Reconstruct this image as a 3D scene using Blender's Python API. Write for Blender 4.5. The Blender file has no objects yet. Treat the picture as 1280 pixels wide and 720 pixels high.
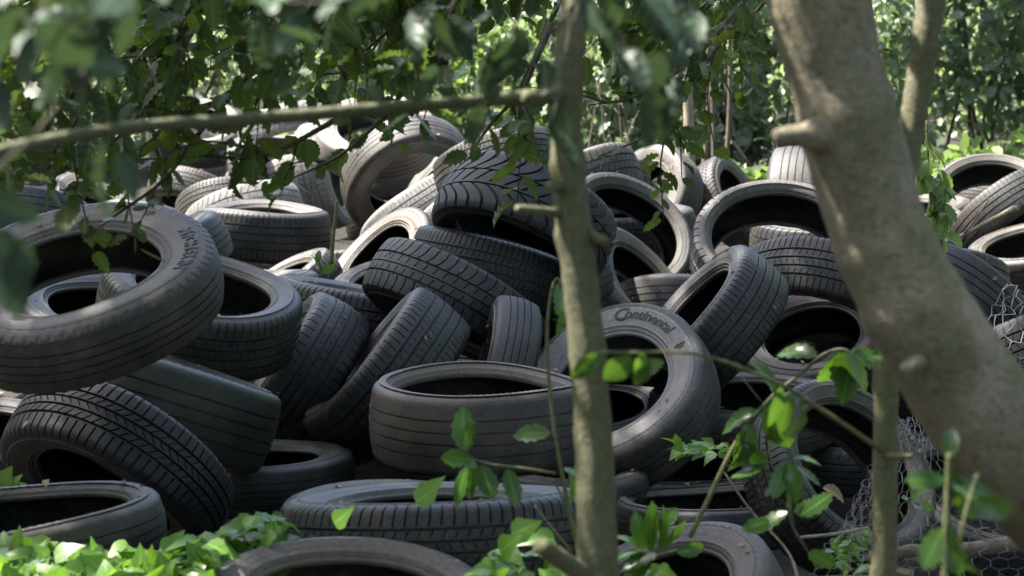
import bpy, math, random
import numpy as np
from math import radians, sin, cos, pi
C = bpy.context.scene.collection
RNG = np.random.default_rng(7)
random.seed(7)

# ------------------------------------------------------------------ camera
FPX = 2400.0
PITCH = radians(6.5)
CAM = np.array([0, 0, 1.5])
CX = np.array([1.0, 0, 0])
CF = np.array([0, cos(PITCH), -sin(PITCH)])
CU = np.array([0, sin(PITCH), cos(PITCH)])

def at(u, v, d):
    """a point of the place seen at pixel (u, v) of the 1280 px photo, d metres away"""
    return CAM + d * (CF + CX * (u - 640) / FPX - CU * (v - 360) / FPX)

cam_data = bpy.data.cameras.new('camera')
cam = bpy.data.objects.new('camera', cam_data)
C.objects.link(cam)
cam.location = CAM
cam.rotation_euler = (pi / 2 - PITCH, 0, 0)
cam_data.sensor_width = 36
cam_data.lens = 36 * FPX / 1280
cam_data.clip_start = 0.05
cam_data.clip_end = 500
cam_data.dof.use_dof = True
cam_data.dof.focus_distance = 5.6
cam_data.dof.aperture_fstop = 5.8
S = bpy.context.scene
S.camera = cam

# ------------------------------------------------------------------ light
world = bpy.data.worlds.new('World')
S.world = world
world.use_nodes = True
nt = world.node_tree
SUN_EL, SUN_AZ = radians(61), radians(-68)      # azimuth from +Y (away from the camera) towards +X
sky = nt.nodes.new('ShaderNodeTexSky')
sky.sky_type = 'NISHITA'
sky.sun_disc = False
sky.sun_elevation = SUN_EL
sky.sun_rotation = SUN_AZ
sky.air_density = 1.0
sky.dust_density = 2.5
nt.links.new(sky.outputs[0], nt.nodes['Background'].inputs[0])
nt.nodes['Background'].inputs[1].default_value = 0.112
sun_data = bpy.data.lights.new('sun', 'SUN')
sun_data.energy = 4.6
sun_data.angle = radians(0.5)
sun_data.color = (1.0, 0.95, 0.86)
sun = bpy.data.objects.new('sun', sun_data)
C.objects.link(sun)
SUN_DIR = np.array([sin(SUN_AZ) * cos(SUN_EL), cos(SUN_AZ) * cos(SUN_EL), sin(SUN_EL)])
import mathutils
sun.rotation_euler = mathutils.Vector(SUN_DIR).to_track_quat('Z', 'Y').to_euler()
sun.location = (0, 0, 20)
S.view_settings.view_transform = 'Standard'
S.view_settings.look = 'None'
S.view_settings.exposure = 2.5
S.view_settings.gamma = 1
S.cycles.use_denoising = True
S.cycles.max_bounces = 8
S.cycles.transparent_max_bounces = 4
S.cycles.sample_clamp_indirect = 6

# ------------------------------------------------------------------ object helpers
def tag(o, label=None, cat=None, group=None, kind=None):
    if label: o['label'] = label
    if cat: o['category'] = cat
    if group: o['group'] = group
    if kind: o['kind'] = kind
    return o

def empty(name, loc=(0, 0, 0)):
    o = bpy.data.objects.new(name, None)
    o.empty_display_size = 0.1
    o.location = loc
    C.objects.link(o)
    return o

def mesh_obj(name, verts, quads, mat, parent=None, smooth=True, sharp=None, tint=None, tris=None):
    """verts (n,3) in world space; the parent's location is subtracted"""
    verts = np.asarray(verts, dtype=np.float32)
    if parent is not None:
        off = np.zeros(3)
        p = parent
        while p is not None:
            off += np.array(p.location); p = p.parent
        verts = verts - off.astype(np.float32)
    me = bpy.data.meshes.new(name)
    quads = np.asarray(quads, dtype=np.int32).reshape(-1, 4)
    loops = quads.reshape(-1)
    starts = np.arange(len(quads)) * 4
    tot = np.full(len(quads), 4)
    if tris is not None and len(tris):
        tris = np.asarray(tris, dtype=np.int32).reshape(-1, 3)
        starts = np.concatenate([starts, len(loops) + np.arange(len(tris)) * 3])
        loops = np.concatenate([loops, tris.reshape(-1)])
        tot = np.concatenate([tot, np.full(len(tris), 3)])
    me.vertices.add(len(verts)); me.vertices.foreach_set('co', verts.reshape(-1))
    me.loops.add(len(loops)); me.loops.foreach_set('vertex_index', loops.astype(np.int32))
    me.polygons.add(len(starts))
    me.polygons.foreach_set('loop_start', starts.astype(np.int32))
    me.polygons.foreach_set('loop_total', tot.astype(np.int32))
    me.polygons.foreach_set('use_smooth', np.full(len(starts), smooth))
    me.update(calc_edges=True)
    if tint is not None:
        a = me.attributes.new('tint', 'FLOAT', 'POINT')
        a.data.foreach_set('value', np.asarray(tint, dtype=np.float32))
    if sharp: me.set_sharp_from_angle(angle=radians(sharp))
    me.validate()
    if mat: me.materials.append(mat)
    o = bpy.data.objects.new(name, me)
    C.objects.link(o)
    if parent is not None: o.parent = parent
    return o

# ------------------------------------------------------------------ materials
class NT:
    def __init__(s, name):
        s.m = bpy.data.materials.new(name); s.m.use_nodes = True
        s.t = s.m.node_tree; s.n = s.t.nodes; s.b = s.n['Principled BSDF']; s.out = s.n['Material Output']
    def new(s, kind, **kw):
        n = s.n.new('ShaderNode' + kind)
        for k, v in kw.items(): setattr(n, k, v)
        return n
    def link(s, a, b): s.t.links.new(a, b)
    def coord(s, kind='Object'): return s.new('TexCoord').outputs[kind]
    def noise(s, vec, scale, detail=4, rough=0.6, offset=None):
        n = s.new('TexNoise'); n.inputs['Scale'].default_value = scale
        n.inputs['Detail'].default_value = detail; n.inputs['Roughness'].default_value = rough
        s.link(vec, n.inputs['Vector']); return n.outputs['Fac']
    def ramp(s, fac, stops):
        r = s.new('ValToRGB'); e = r.color_ramp.elements
        while len(e) < len(stops): e.new(0.5)
        for x, (p, c) in zip(e, stops):
            x.position = p; x.color = (c[0], c[1], c[2], 1) if hasattr(c, '__len__') else (c, c, c, 1)
        s.link(fac, r.inputs[0]); return r.outputs[0]
    def mix(s, fac, a, b, mode='MIX'):
        m = s.new('Mix', data_type='RGBA', blend_type=mode)
        for i, x in ((0, fac), (6, a), (7, b)):
            if hasattr(x, 'is_output'): s.link(x, m.inputs[i])
            elif hasattr(x, '__len__'): m.inputs[i].default_value = (*x, 1)
            else: m.inputs[i].default_value = x
        return m.outputs[2]
    def math(s, op, a, b=0.0):
        m = s.new('Math', operation=op)
        for i, x in ((0, a), (1, b)):
            if hasattr(x, 'is_output'): s.link(x, m.inputs[i])
            else: m.inputs[i].default_value = x
        return m.outputs[0]
    def bump(s, h, strength, dist=0.01):
        b = s.new('Bump'); b.inputs['Strength'].default_value = strength; b.inputs['Distance'].default_value = dist
        s.link(h, b.inputs['Height']); s.link(b.outputs[0], s.b.inputs['Normal'])

def rubber(name, base, dust, rough, dust_bias):
    """worn rubber: object colour R = how dusty, its high end painted sunlight, G = how brown, B = how much green algae film"""
    t = NT(name)
    oi = t.new('ObjectInfo')
    sep = t.new('SeparateColor'); t.link(oi.outputs['Color'], sep.inputs[0])
    co = t.coord()
    shift = t.new('VectorMath', operation='ADD'); t.link(co, shift.inputs[0])
    rnd = t.new('VectorMath', operation='SCALE'); rnd.inputs[0].default_value = (37, 91, 53); t.link(oi.outputs['Random'], rnd.inputs['Scale'])
    t.link(rnd.outputs[0], shift.inputs[1]); co = shift.outputs[0]
    n1 = t.noise(co, 7, 6, 0.65); n2 = t.noise(co, 42, 5, 0.7); n3 = t.noise(co, 260, 3, 0.6)
    f = t.math('ADD', t.math('MULTIPLY', n1, 0.75), t.math('MULTIPLY', n2, 0.45))
    f = t.math('ADD', f, t.math('ADD', -0.03, t.math('MULTIPLY', sep.outputs[0], 0.58)))
    f = t.math('ADD', f, dust_bias)
    fac = t.ramp(f, [(0.50, 0.0), (0.72, 0.30), (1.0, 1.0)])
    grey = t.mix(sep.outputs[1], t.mix(t.ramp(sep.outputs[0], [(0.45, 0.0), (0.92, 1.0)]), dust, (0.38, 0.37, 0.36)), (0.125, 0.098, 0.072))  # pale end of the dust ramp puts sunlight into the colour
    grey = t.mix(t.ramp(n2, [(0.35, 0.0), (0.7, 1.0)]), grey, t.mix(0.5, grey, (0.05, 0.046, 0.043)))
    col = t.mix(fac, base, grey)
    mud = t.math('MULTIPLY', t.ramp(t.noise(co, 4.2, 7, 0.7), [(0.52, 0.0), (0.62, 1.0)]), t.math('MULTIPLY', sep.outputs[1], 0.9))
    col = t.mix(mud, col, (0.090, 0.064, 0.040))
    alg = t.math('MULTIPLY', sep.outputs[2], t.ramp(n1, [(0.35, 0.0), (0.62, 1.0)]))
    col = t.mix(alg, col, (0.022, 0.028, 0.010))
    n4 = t.noise(co, 95, 6, 0.75)
    col = t.mix(t.math('MULTIPLY', t.ramp(n4, [(0.44, 0.0), (0.66, 0.75)]), t.math('ADD', fac, 0.12)), col, t.mix(0.4, dust, (0.125, 0.110, 0.092)))
    col = t.mix(t.ramp(n4, [(0.30, 0.55), (0.46, 0.0)]), col, base)
    speck = t.ramp(n3, [(0.64, 0.0), (0.72, 0.75)])
    col = t.mix(t.math('MULTIPLY', speck, t.math('ADD', fac, 0.2)), col, (0.20, 0.175, 0.14))
    t.link(col, t.b.inputs['Base Color'])
    r = t.math('ADD', rough, t.math('MULTIPLY', fac, 0.22)); t.link(r, t.b.inputs['Roughness'])
    t.b.inputs['Specular IOR Level'].default_value = 0.42 if 'liner' not in name else 0.15
    t.bump(t.math('ADD', n4, t.math('MULTIPLY', n3, 0.7)), 0.6, 0.003)
    return t.m

M_TREAD = rubber('tread_rubber', (0.0095, 0.0097, 0.0108), (0.086, 0.079, 0.072), 0.48, -0.10)
M_SIDE = rubber('sidewall_rubber', (0.011, 0.0108, 0.011), (0.115, 0.103, 0.090), 0.42, 0.02)
M_LINER = rubber('liner_rubber', (0.0035, 0.0035, 0.004), (0.014, 0.013, 0.012), 0.6, -0.25)  # shade inside the tyres put into a blacker colour
M_LETTER = rubber('letter_rubber', (0.007, 0.007, 0.0075), (0.03, 0.028, 0.026), 0.45, -0.30)

def leaf_mat(name, dark, light, trans, rough=0.34, tfac=0.38, spec=0.5, veins=True):
    t = NT(name)
    a = t.new('Attribute'); a.attribute_name = 'tint'
    n = t.noise(t.coord(), 60, 3, 0.6)
    f = t.math('ADD', t.math('MULTIPLY', a.outputs['Fac'], 0.85), t.math('MULTIPLY', n, 0.25))
    col = t.mix(f, dark, light)
    if veins:                                   # pale midrib and side veins, a few brown blotches
        ac = t.new('Attribute'); ac.attribute_name = 'across'; al = t.new('Attribute'); al.attribute_name = 'along'
        ab = t.math('ABSOLUTE', ac.outputs['Fac'])
        mid = t.ramp(ab, [(0.03, 1.0), (0.10, 0.0)])
        w = t.math('FRACT', t.math('MULTIPLY', t.math('SUBTRACT', al.outputs['Fac'], t.math('MULTIPLY', ab, 0.16)), 8.0))
        side = t.ramp(t.math('ABSOLUTE', t.math('SUBTRACT', w, 0.5)), [(0.02, 0.55), (0.10, 0.0)])
        col = t.mix(t.math('MAXIMUM', mid, side), col, [x * 1.9 + 0.01 for x in light])
        big = t.noise(t.coord(), 14, 3, 0.6)
        col = t.mix(t.ramp(big, [(0.66, 0.0), (0.70, 0.8)]), col, (0.10, 0.075, 0.025))
    t.link(col, t.b.inputs['Base Color'])
    t.b.inputs['Roughness'].default_value = rough
    t.b.inputs['Specular IOR Level'].default_value = spec
    tr = t.new('BsdfTranslucent')
    t.link(t.mix(f, [x * 0.55 for x in trans], trans), tr.inputs[0])
    mx = t.new('MixShader'); mx.inputs[0].default_value = tfac
    t.link(t.b.outputs[0], mx.inputs[1]); t.link(tr.outputs[0], mx.inputs[2]); t.link(mx.outputs[0], t.out.inputs[0])
    t.bump(n, 0.15, 0.004)
    return t.m

M_HOLLY = leaf_mat('holly_leaf', (0.026, 0.046, 0.014), (0.074, 0.110, 0.027), (0.14, 0.22, 0.030), 0.42, 0.38, 0.28)
M_SPRIG = leaf_mat('sprig_leaf', (0.016, 0.040, 0.010), (0.055, 0.120, 0.020), (0.13, 0.27, 0.022), 0.22, 0.34)
M_IVY = leaf_mat('ivy_leaf', (0.036, 0.090, 0.013), (0.115, 0.220, 0.030), (0.23, 0.45, 0.034), 0.36, 0.38)
M_BUSH = leaf_mat('shrub_leaf', (0.075, 0.105, 0.075), (0.205, 0.250, 0.160), (0.27, 0.38, 0.15), 0.38, 0.45, 0.45, False)
M_LIME = leaf_mat('lime_shrub_leaf', (0.055, 0.098, 0.030), (0.145, 0.215, 0.060), (0.26, 0.40, 0.08), 0.42, 0.42, 0.4, False)
M_FAR = leaf_mat('far_leaf', (0.090, 0.120, 0.070), (0.28, 0.32, 0.150), (0.40, 0.50, 0.17), 0.42, 0.50, 0.45, False)
M_NEAR = leaf_mat('shade_tinted_holly_leaf', (0.022, 0.040, 0.024), (0.052, 0.082, 0.046), (0.055, 0.095, 0.030), 0.42, 0.26, 0.30)  # near holly leaves with shade put into a darker, bluer colour
M_DEAD = leaf_mat('dead_leaf', (0.10, 0.055, 0.025), (0.30, 0.21, 0.12), (0.25, 0.15, 0.07), 0.7, 0.2, 0.3)

def bark(name, a, b, c, scale=9.0, rough=0.85, moss=0.0):
    t = NT(name)
    mp = t.new('Mapping'); mp.inputs['Scale'].default_value = (1, 1, 0.45); t.link(t.coord(), mp.inputs[0])
    co = mp.outputs[0]
    n1 = t.noise(co, scale, 6, 0.65); n2 = t.noise(co, scale * 5, 5, 0.7); n3 = t.noise(co, scale * 16, 3, 0.6)
    col = t.mix(t.ramp(n1, [(0.36, 0.0), (0.62, 1.0)]), a, b)
    col = t.mix(t.ramp(n2, [(0.52, 0.0), (0.68, 0.8)]), col, c)
    col = t.mix(t.ramp(n3, [(0.60, 0.0), (0.72, 0.6)]), col, [x * 1.5 for x in c])
    if moss: col = t.mix(t.math('MULTIPLY', t.ramp(n1, [(0.42, 1.0), (0.62, 0.0)]), moss), col, (0.075, 0.088, 0.026))
    t.link(col, t.b.inputs['Base Color']); t.b.inputs['Roughness'].default_value = rough
    wv = t.new('TexWave', wave_type='BANDS', bands_direction='Z'); wv.inputs['Scale'].default_value = 26; wv.inputs['Distortion'].default_value = 14; wv.inputs['Detail'].default_value = 4; wv.inputs['Detail Scale'].default_value = 2.5
    t.link(t.coord(), wv.inputs['Vector'])
    crack = t.ramp(wv.outputs['Fac'], [(0.0, 0.0), (0.10, 1.0)])
    t.link(t.mix(t.math('MULTIPLY', t.math('SUBTRACT', 1.0, crack), 0.55), t.b.inputs['Base Color'].links[0].from_socket, [x * 0.45 for x in a]), t.b.inputs['Base Color'])
    t.bump(t.math('ADD', t.math('ADD', n2, t.math('MULTIPLY', n3, 0.6)), t.math('MULTIPLY', crack, 0.5)), 0.8, 0.005)
    return t.m

M_BARK = bark('grey_bark', (0.125, 0.094, 0.060), (0.225, 0.185, 0.135), (0.185, 0.180, 0.130), 12, 0.85, 0.4)
M_SAPLING = bark('sapling_bark', (0.085, 0.080, 0.040), (0.135, 0.118, 0.070), (0.11, 0.12, 0.06), 14, 0.8, 0.6)
M_BRANCH = bark('olive_branch_bark', (0.050, 0.050, 0.020), (0.085, 0.078, 0.036), (0.09, 0.09, 0.05), 18, 0.75, 0.6)
M_GREENTWIG = bark('green_twig_bark', (0.09, 0.105, 0.030), (0.13, 0.14, 0.05), (0.15, 0.14, 0.08), 30, 0.6)
M_TWIG = bark('dark_twig_bark', (0.035, 0.032, 0.020), (0.065, 0.058, 0.036), (0.07, 0.075, 0.04), 30, 0.8)
M_PALE = bark('pale_wood', (0.20, 0.16, 0.11), (0.30, 0.25, 0.18), (0.26, 0.22, 0.15), 20, 0.85)
M_FARBARK = bark('far_bark', (0.09, 0.065, 0.045), (0.17, 0.13, 0.095), (0.13, 0.11, 0.08), 6, 0.9)

def soil_mat():
    t = NT('leaf_mould_soil'); co = t.coord()
    n1 = t.noise(co, 1.2, 6, 0.65); n2 = t.noise(co, 14, 6, 0.7); n3 = t.noise(co, 70, 4, 0.7)
    col = t.mix(t.ramp(n1, [(0.4, 0.0), (0.62, 1.0)]), (0.008, 0.0062, 0.005), (0.018, 0.0135, 0.010))
    col = t.mix(t.ramp(n2, [(0.48, 0.0), (0.66, 0.85)]), col, (0.032, 0.024, 0.017))
    col = t.mix(t.ramp(n3, [(0.60, 0.0), (0.72, 0.6)]), col, (0.12, 0.09, 0.06))
    t.link(col, t.b.inputs['Base Color']); t.b.inputs['Roughness'].default_value = 0.95
    t.bump(t.math('ADD', n2, n3), 0.8, 0.02)
    return t.m
M_SOIL = soil_mat()

def wire_mat():
    t = NT('rusty_galvanised_wire'); n = t.noise(t.coord(), 25, 4, 0.6)
    t.link(t.mix(t.ramp(n, [(0.45, 0.0), (0.62, 1.0)]), (0.15, 0.145, 0.14), (0.085, 0.058, 0.042)), t.b.inputs['Base Color'])
    t.b.inputs['Metallic'].default_value = 0.35; t.b.inputs['Roughness'].default_value = 0.55
    return t.m
M_WIRE = wire_mat()

# ------------------------------------------------------------------ shape helpers
def unit(v):
    v = np.asarray(v, float); return v / (np.linalg.norm(v, axis=-1, keepdims=True) + 1e-12)

def smooth_path(pts, n):
    """Catmull-Rom through (k, m) rows"""
    P = np.asarray(pts, float)
    if len(P) == 2: return P[0] + (P[1] - P[0]) * np.linspace(0, 1, n)[:, None]
    Q = np.vstack([2 * P[0] - P[1], P, 2 * P[-1] - P[-2]])
    ts = np.linspace(0, len(P) - 1 - 1e-6, n); i = ts.astype(int); t = (ts - i)[:, None]
    a, b, c, d = Q[i], Q[i + 1], Q[i + 2], Q[i + 3]
    return 0.5 * (2 * b + (c - a) * t + (2 * a - 5 * b + 4 * c - d) * t * t + (3 * b - a - 3 * c + d) * t ** 3)

class Tubes:
    """collects tapering tubes into one mesh"""
    def __init__(s): s.v, s.q, s.t, s.n = [], [], [], 0
    def add(s, path, rad, sides=6, bumps=0.0, cap=True):
        path = np.asarray(path, float); m = len(path)
        rad = np.broadcast_to(np.asarray(rad, float), (m,))
        tan = unit(np.gradient(path, axis=0))
        ref = np.array([0.0, 0, 1]) if abs(tan[0][2]) < 0.8 else np.array([0.0, 1, 0])
        u = np.zeros_like(path); x = unit(np.cross(ref, tan[0]))
        for i in range(m):
            x = unit(x - tan[i] * (x @ tan[i])); u[i] = x
        w = np.cross(tan, u)
        a = np.arange(sides) * 2 * pi / sides
        rr = np.repeat(rad[:, None], sides, 1)
        if bumps:
            k = RNG.normal(0, 1, (m, sides)); k = (k + np.roll(k, 1, 0) + np.roll(k, 1, 1) + np.roll(k, -1, 1)) / 2
            rr = rr * (1 + bumps * k)
        ring = path[:, None, :] + rr[..., None] * (np.cos(a)[None, :, None] * u[:, None, :] + np.sin(a)[None, :, None] * w[:, None, :])
        idx = s.n + np.arange(m * sides).reshape(m, sides)
        b = np.roll(idx, -1, 1)
        s.v.append(ring.reshape(-1, 3))
        s.q.append(np.stack([idx[:-1], b[:-1], b[1:], idx[1:]], -1).reshape(-1, 4))
        s.n += m * sides
        if cap:
            for row, c, fl in ((idx[0], path[0], 1), (idx[-1], path[-1], 0)):
                s.v.append(c[None]); r2 = np.roll(row, -1)
                ci = np.full(sides, s.n); s.n += 1
                s.t.append(np.stack([r2, row, ci] if fl else [row, r2, ci], -1))
    def build(s, name, mat, parent=None, sharp=None):
        return mesh_obj(name, np.concatenate(s.v), np.concatenate(s.q) if s.q else [], mat, parent, sharp=sharp,
                        tris=np.concatenate(s.t) if s.t else None)

# leaf templates: length along +X (0..1), width along Y, normal +Z: stations across with a midrib
def leaf_template(ts, ws, fold=0.25, curl=0.18, wave=0.0):
    v, q = [], []
    for i, (t, w) in enumerate(zip(ts, ws)):
        z = -curl * t * t
        k = wave * (1 if i % 2 else -1)
        v += [(t, -w, z + fold * w + k * w), (t, 0, z), (t, w, z + fold * w + k * w)]
    for i in range(len(ts) - 1):
        a = 3 * i; b = a + 3
        q += [(a, b, b + 1, a + 1), (a + 1, b + 1, b + 2, a + 2)]
    return np.array(v, float), np.array(q, int)
HOLLY = leaf_template([0, .05, .17, .24, .36, .44, .56, .63, .76, .82, .91, 1.0],
                      [.004, .10, .24, .19, .31, .23, .31, .21, .26, .15, .11, .004], .35, .22, .22)
WAVY = leaf_template([0, .06, .18, .27, .40, .50, .62, .72, .84, .93, 1.0], [.004, .09, .20, .19, .285, .225, .275, .19, .175, .06, .004], .30, .34, .05)
OVAL = leaf_template([0, .07, .2, .38, .56, .74, .9, 1.0], [.004, .10, .20, .265, .27, .20, .09, .004], .30, .30, .05)
IVYL = leaf_template([0, .03, .09, .18, .30, .40, .50, .62, .75, .88, 1.0], [.03, .22, .34, .38, .43, .40, .29, .235, .165, .08, .004], .16, .34, .03)
SMALL = leaf_template([0, .3, .65, 1.0], [.01, .26, .25, .01], .25, .25)

class Leaves:
    """collects leaves into one foliage mesh"""
    def __init__(s): s.p, s.d, s.n, s.s, s.t = [], [], [], [], []
    def add(s, pos, dirs, nrm, size, tint):
        pos = np.atleast_2d(pos); n = len(pos)
        s.p.append(pos); s.d.append(np.broadcast_to(dirs, (n, 3))); s.n.append(np.broadcast_to(nrm, (n, 3)))
        s.s.append(np.broadcast_to(size, (n,))); s.t.append(np.broadcast_to(tint, (n,)))
    def build(s, name, tpl, mat, parent=None):
        tv, tq = tpl
        p, d, nn, sz, ti = [np.concatenate(x) for x in (s.p, s.d, s.n, s.s, s.t)]
        x = unit(d); y = unit(np.cross(nn, x) + 1e-6); z = np.cross(x, y)
        N = len(p); tv = tv.copy(); zs = RNG.uniform(-.2, 1.9, N); wv = RNG.uniform(0.85, 1.15, N)
        v = (p[:, None, :] + sz[:, None, None] * (tv[None, :, 0, None] * x[:, None, :]
             + (tv[None, :, 1] * wv[:, None])[..., None] * y[:, None, :] + (tv[None, :, 2] * zs[:, None])[..., None] * z[:, None, :]))
        q = tq[None] + (np.arange(N) * len(tv))[:, None, None]
        o = mesh_obj(name, v.reshape(-1, 3), q.reshape(-1, 4), mat, parent, tint=np.repeat(ti, len(tv)))
        if N < 12000:
            for nm, val in (('across', np.tile(np.resize([-1.0, 0.0, 1.0], len(tv)), N)), ('along', np.tile(tv[:, 0], N))):
                at_ = o.data.attributes.new(nm, 'FLOAT', 'POINT'); at_.data.foreach_set('value', val.astype(np.float32))
        return o

def rand_dirs(n): return unit(RNG.normal(0, 1, (n, 3)))

def leafy_twig(tub, lv, path, r0, r1, n, size, lo=0.1, droop=0.5, spread=0.9, tint=(0, 1), sub=0, sub_len=0.25, sides=6, pairs=False):
    """a twig with alternate leaves (and sub-twigs carrying more)"""
    path = np.asarray(path, float); m = len(path)
    tub.add(path, np.linspace(r0, r1, m), sides)
    tan = unit(np.gradient(path, axis=0))
    for k in range(n):
        f = lo + (1 - lo) * (k + RNG.uniform(0.1, 0.9)) / n
        i = min(int(f * (m - 1)), m - 2); p = path[i] + (path[i + 1] - path[i]) * (f * (m - 1) - i)
        side = rand_dirs(1)[0]; side = unit(side - tan[i] * (side @ tan[i]))
        d = unit(tan[i] * RNG.uniform(0.2, 0.8) + side * spread + np.array([0, 0, -droop * RNG.uniform(0.3, 1.2)]))
        nrm = unit(np.array([0, 0, 1.0]) + 0.9 * rand_dirs(1)[0])
        lv.add(p + d * size * 0.12, d, nrm, size * RNG.uniform(0.65, 1.2), RNG.uniform(*tint))
    for k in range(sub):
        f = RNG.uniform(0.15, 0.95); i = min(int(f * (m - 1)), m - 2)
        side = rand_dirs(1)[0]; side = unit(side - tan[i] * (side @ tan[i]))
        d = unit(tan[i] * 0.6 + side * 0.8 + np.array([0, 0, -0.25]))
        L = sub_len * RNG.uniform(0.5, 1.2); b = path[i]
        q = smooth_path([b, b + d * L * 0.5 + rand_dirs(1)[0] * L * 0.08, b + d * L + np.array([0, 0, -0.12 * L])], 7)
        leafy_twig(tub, lv, q, max(r1, r0 * 0.45), r1 * 0.6, max(4, int(L / size * 2.6)), size, 0.15, droop, spread, tint, 0, sides=4)

def px(pts, n=16):
    return smooth_path([at(*p[:3]) for p in pts], n)
# ------------------------------------------------------------------ tyres
def R_(x0, x1, shear=0.0, curv=0.0, depth=0.0, gw=0.14, off=0.0, ext=None):
    return dict(x0=x0, x1=x1, shear=shear, curv=curv, depth=depth, gw=gw, off=off, ext=ext)
E_ = 1.3   # |x| > 1 is the rounded shoulder
TREADS = {   # pitches, groove depth, [(groove centre, half width)], ribs between them (last and first run over the shoulder)
 'worn':  (60, .0055, [(-.58, .03), (-.19, .035), (.19, .035), (.58, .03)],
           [R_(-E_, -.6), R_(-.55, -.22), R_(-.16, .16), R_(.22, .55), R_(.6, E_)]),
 'rib':   (76, .0080, [(-.60, .045), (-.20, .05), (.20, .05), (.60, .045)],
           [R_(-E_, -.6, .4, 0, .0045, .16, 0, (-1.2, -.72)), R_(-.55, -.25, .8, 0, .003, .10, .3, (-.50, -.36)), R_(-.15, .15, -.6, 0, .003, .1, .1, (-.08, .1)),
            R_(.25, .55, .8, 0, .003, .10, .6, (.34, .52)), R_(.65, E_, .4, 0, .0045, .16, 0, (.72, 1.2))]),
 'sipe':  (84, .0085, [(-.58, .05), (-.19, .045), (.19, .045), (.58, .05)],
           [R_(-E_, -.63, .3, 0, .006, .2, 0, (-1.25, -.68)), R_(-.53, -.24, 1.4, 0, .005, .14, .3, (-.53, -.30)), R_(-.14, .14, -1.4, 0, .005, .14, .1, (-.09, .14)),
            R_(.24, .53, 1.4, 0, .005, .14, .6, (.30, .53)), R_(.63, E_, .3, 0, .006, .2, .5, (.68, 1.25))]),
 'block': (74, .0090, [(-.52, .05), (-.17, .045), (.17, .045), (.52, .05)],
           [R_(-E_, -.57, .35, 0, .007, .22, 0, (-1.28, -.60)), R_(-.47, -.22, 2.6, 0, .006, .22, .3, (-.47, -.22)), R_(-.12, .12, -3.0, 0, .006, .18, .1, (-.12, .08)),
            R_(.22, .47, 2.6, 0, .006, .22, .6, (.22, .47)), R_(.57, E_, .35, 0, .007, .22, .5, (.60, 1.28))]),
 'vee':   (34, .0095, [(-.30, .03), (.30, .03)],
           [R_(-E_, -.33, 1.1, .55, .009, .24, 0, (-1.28, -.33)), R_(-.27, .27, 1.7, 0, .009, .20, .1, (-.27, .2)), R_(.33, E_, -1.1, .55, .009, .24, .5, (.33, 1.28))]),
 'lateral': (52, .0085, [(-.45, .05), (.02, .03), (.45, .05)],
           [R_(-E_, -.5, .5, .4, .0075, .16, 0, (-1.27, -.5)), R_(-.4, -.01, .7, 0, .006, .12, .3, (-.4, -.10)), R_(.05, .4, .7, 0, .006, .12, .1, (.12, .4)),
            R_(.5, E_, .5, .4, .0075, .16, .5, (.5, 1.27))]),
 'weave': (64, .0075, [(-.62, .035), (-.31, .03), (0, .03), (.31, .03), (.62, .035)],
           [R_(-E_, -.65, 1.5, 0, .007, .26, 0, (-1.25, -.65)), R_(-.58, -.34, -3, 0, .007, .28, .2, (-.58, -.34)), R_(-.28, -.03, 3, 0, .007, .28, .5, (-.28, -.03)),
            R_(.03, .28, -3, 0, .007, .28, .8, (.03, .28)), R_(.34, .58, 3, 0, .007, .28, .1, (.34, .58)), R_(.65, E_, -1.5, 0, .007, .26, .4, (.65, 1.25))]),
 'notch': (58, .0080, [(-.55, .045), (-.18, .05), (.18, .05), (.55, .045)],
           [R_(-E_, -.6, .5, 0, .006, .12, 0, (-1.28, -.78)), R_(-.5, -.23, 1, 0, .003, .12, .3, (-.42, -.32)), R_(-.13, .13, 1, 0, .003, .12, .1, (-.06, .06)),
            R_(.23, .5, 1, 0, .003, .12, .6, (.3, .42)), R_(.6, E_, .5, 0, .006, .12, .5, (.78, 1.28))]),
 'dots':  (66, .0050, [(-.55, .035), (-.18, .035), (.18, .035), (.55, .035)],
           [R_(-E_, -.6, .2, 0, .0022, .4, 0, (-1.22, -1.06)), R_(-.5, -.23), R_(-.13, .13), R_(.23, .5), R_(.6, E_, .2, 0, .0022, .4, .5, (1.06, 1.22))]),
}

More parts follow.
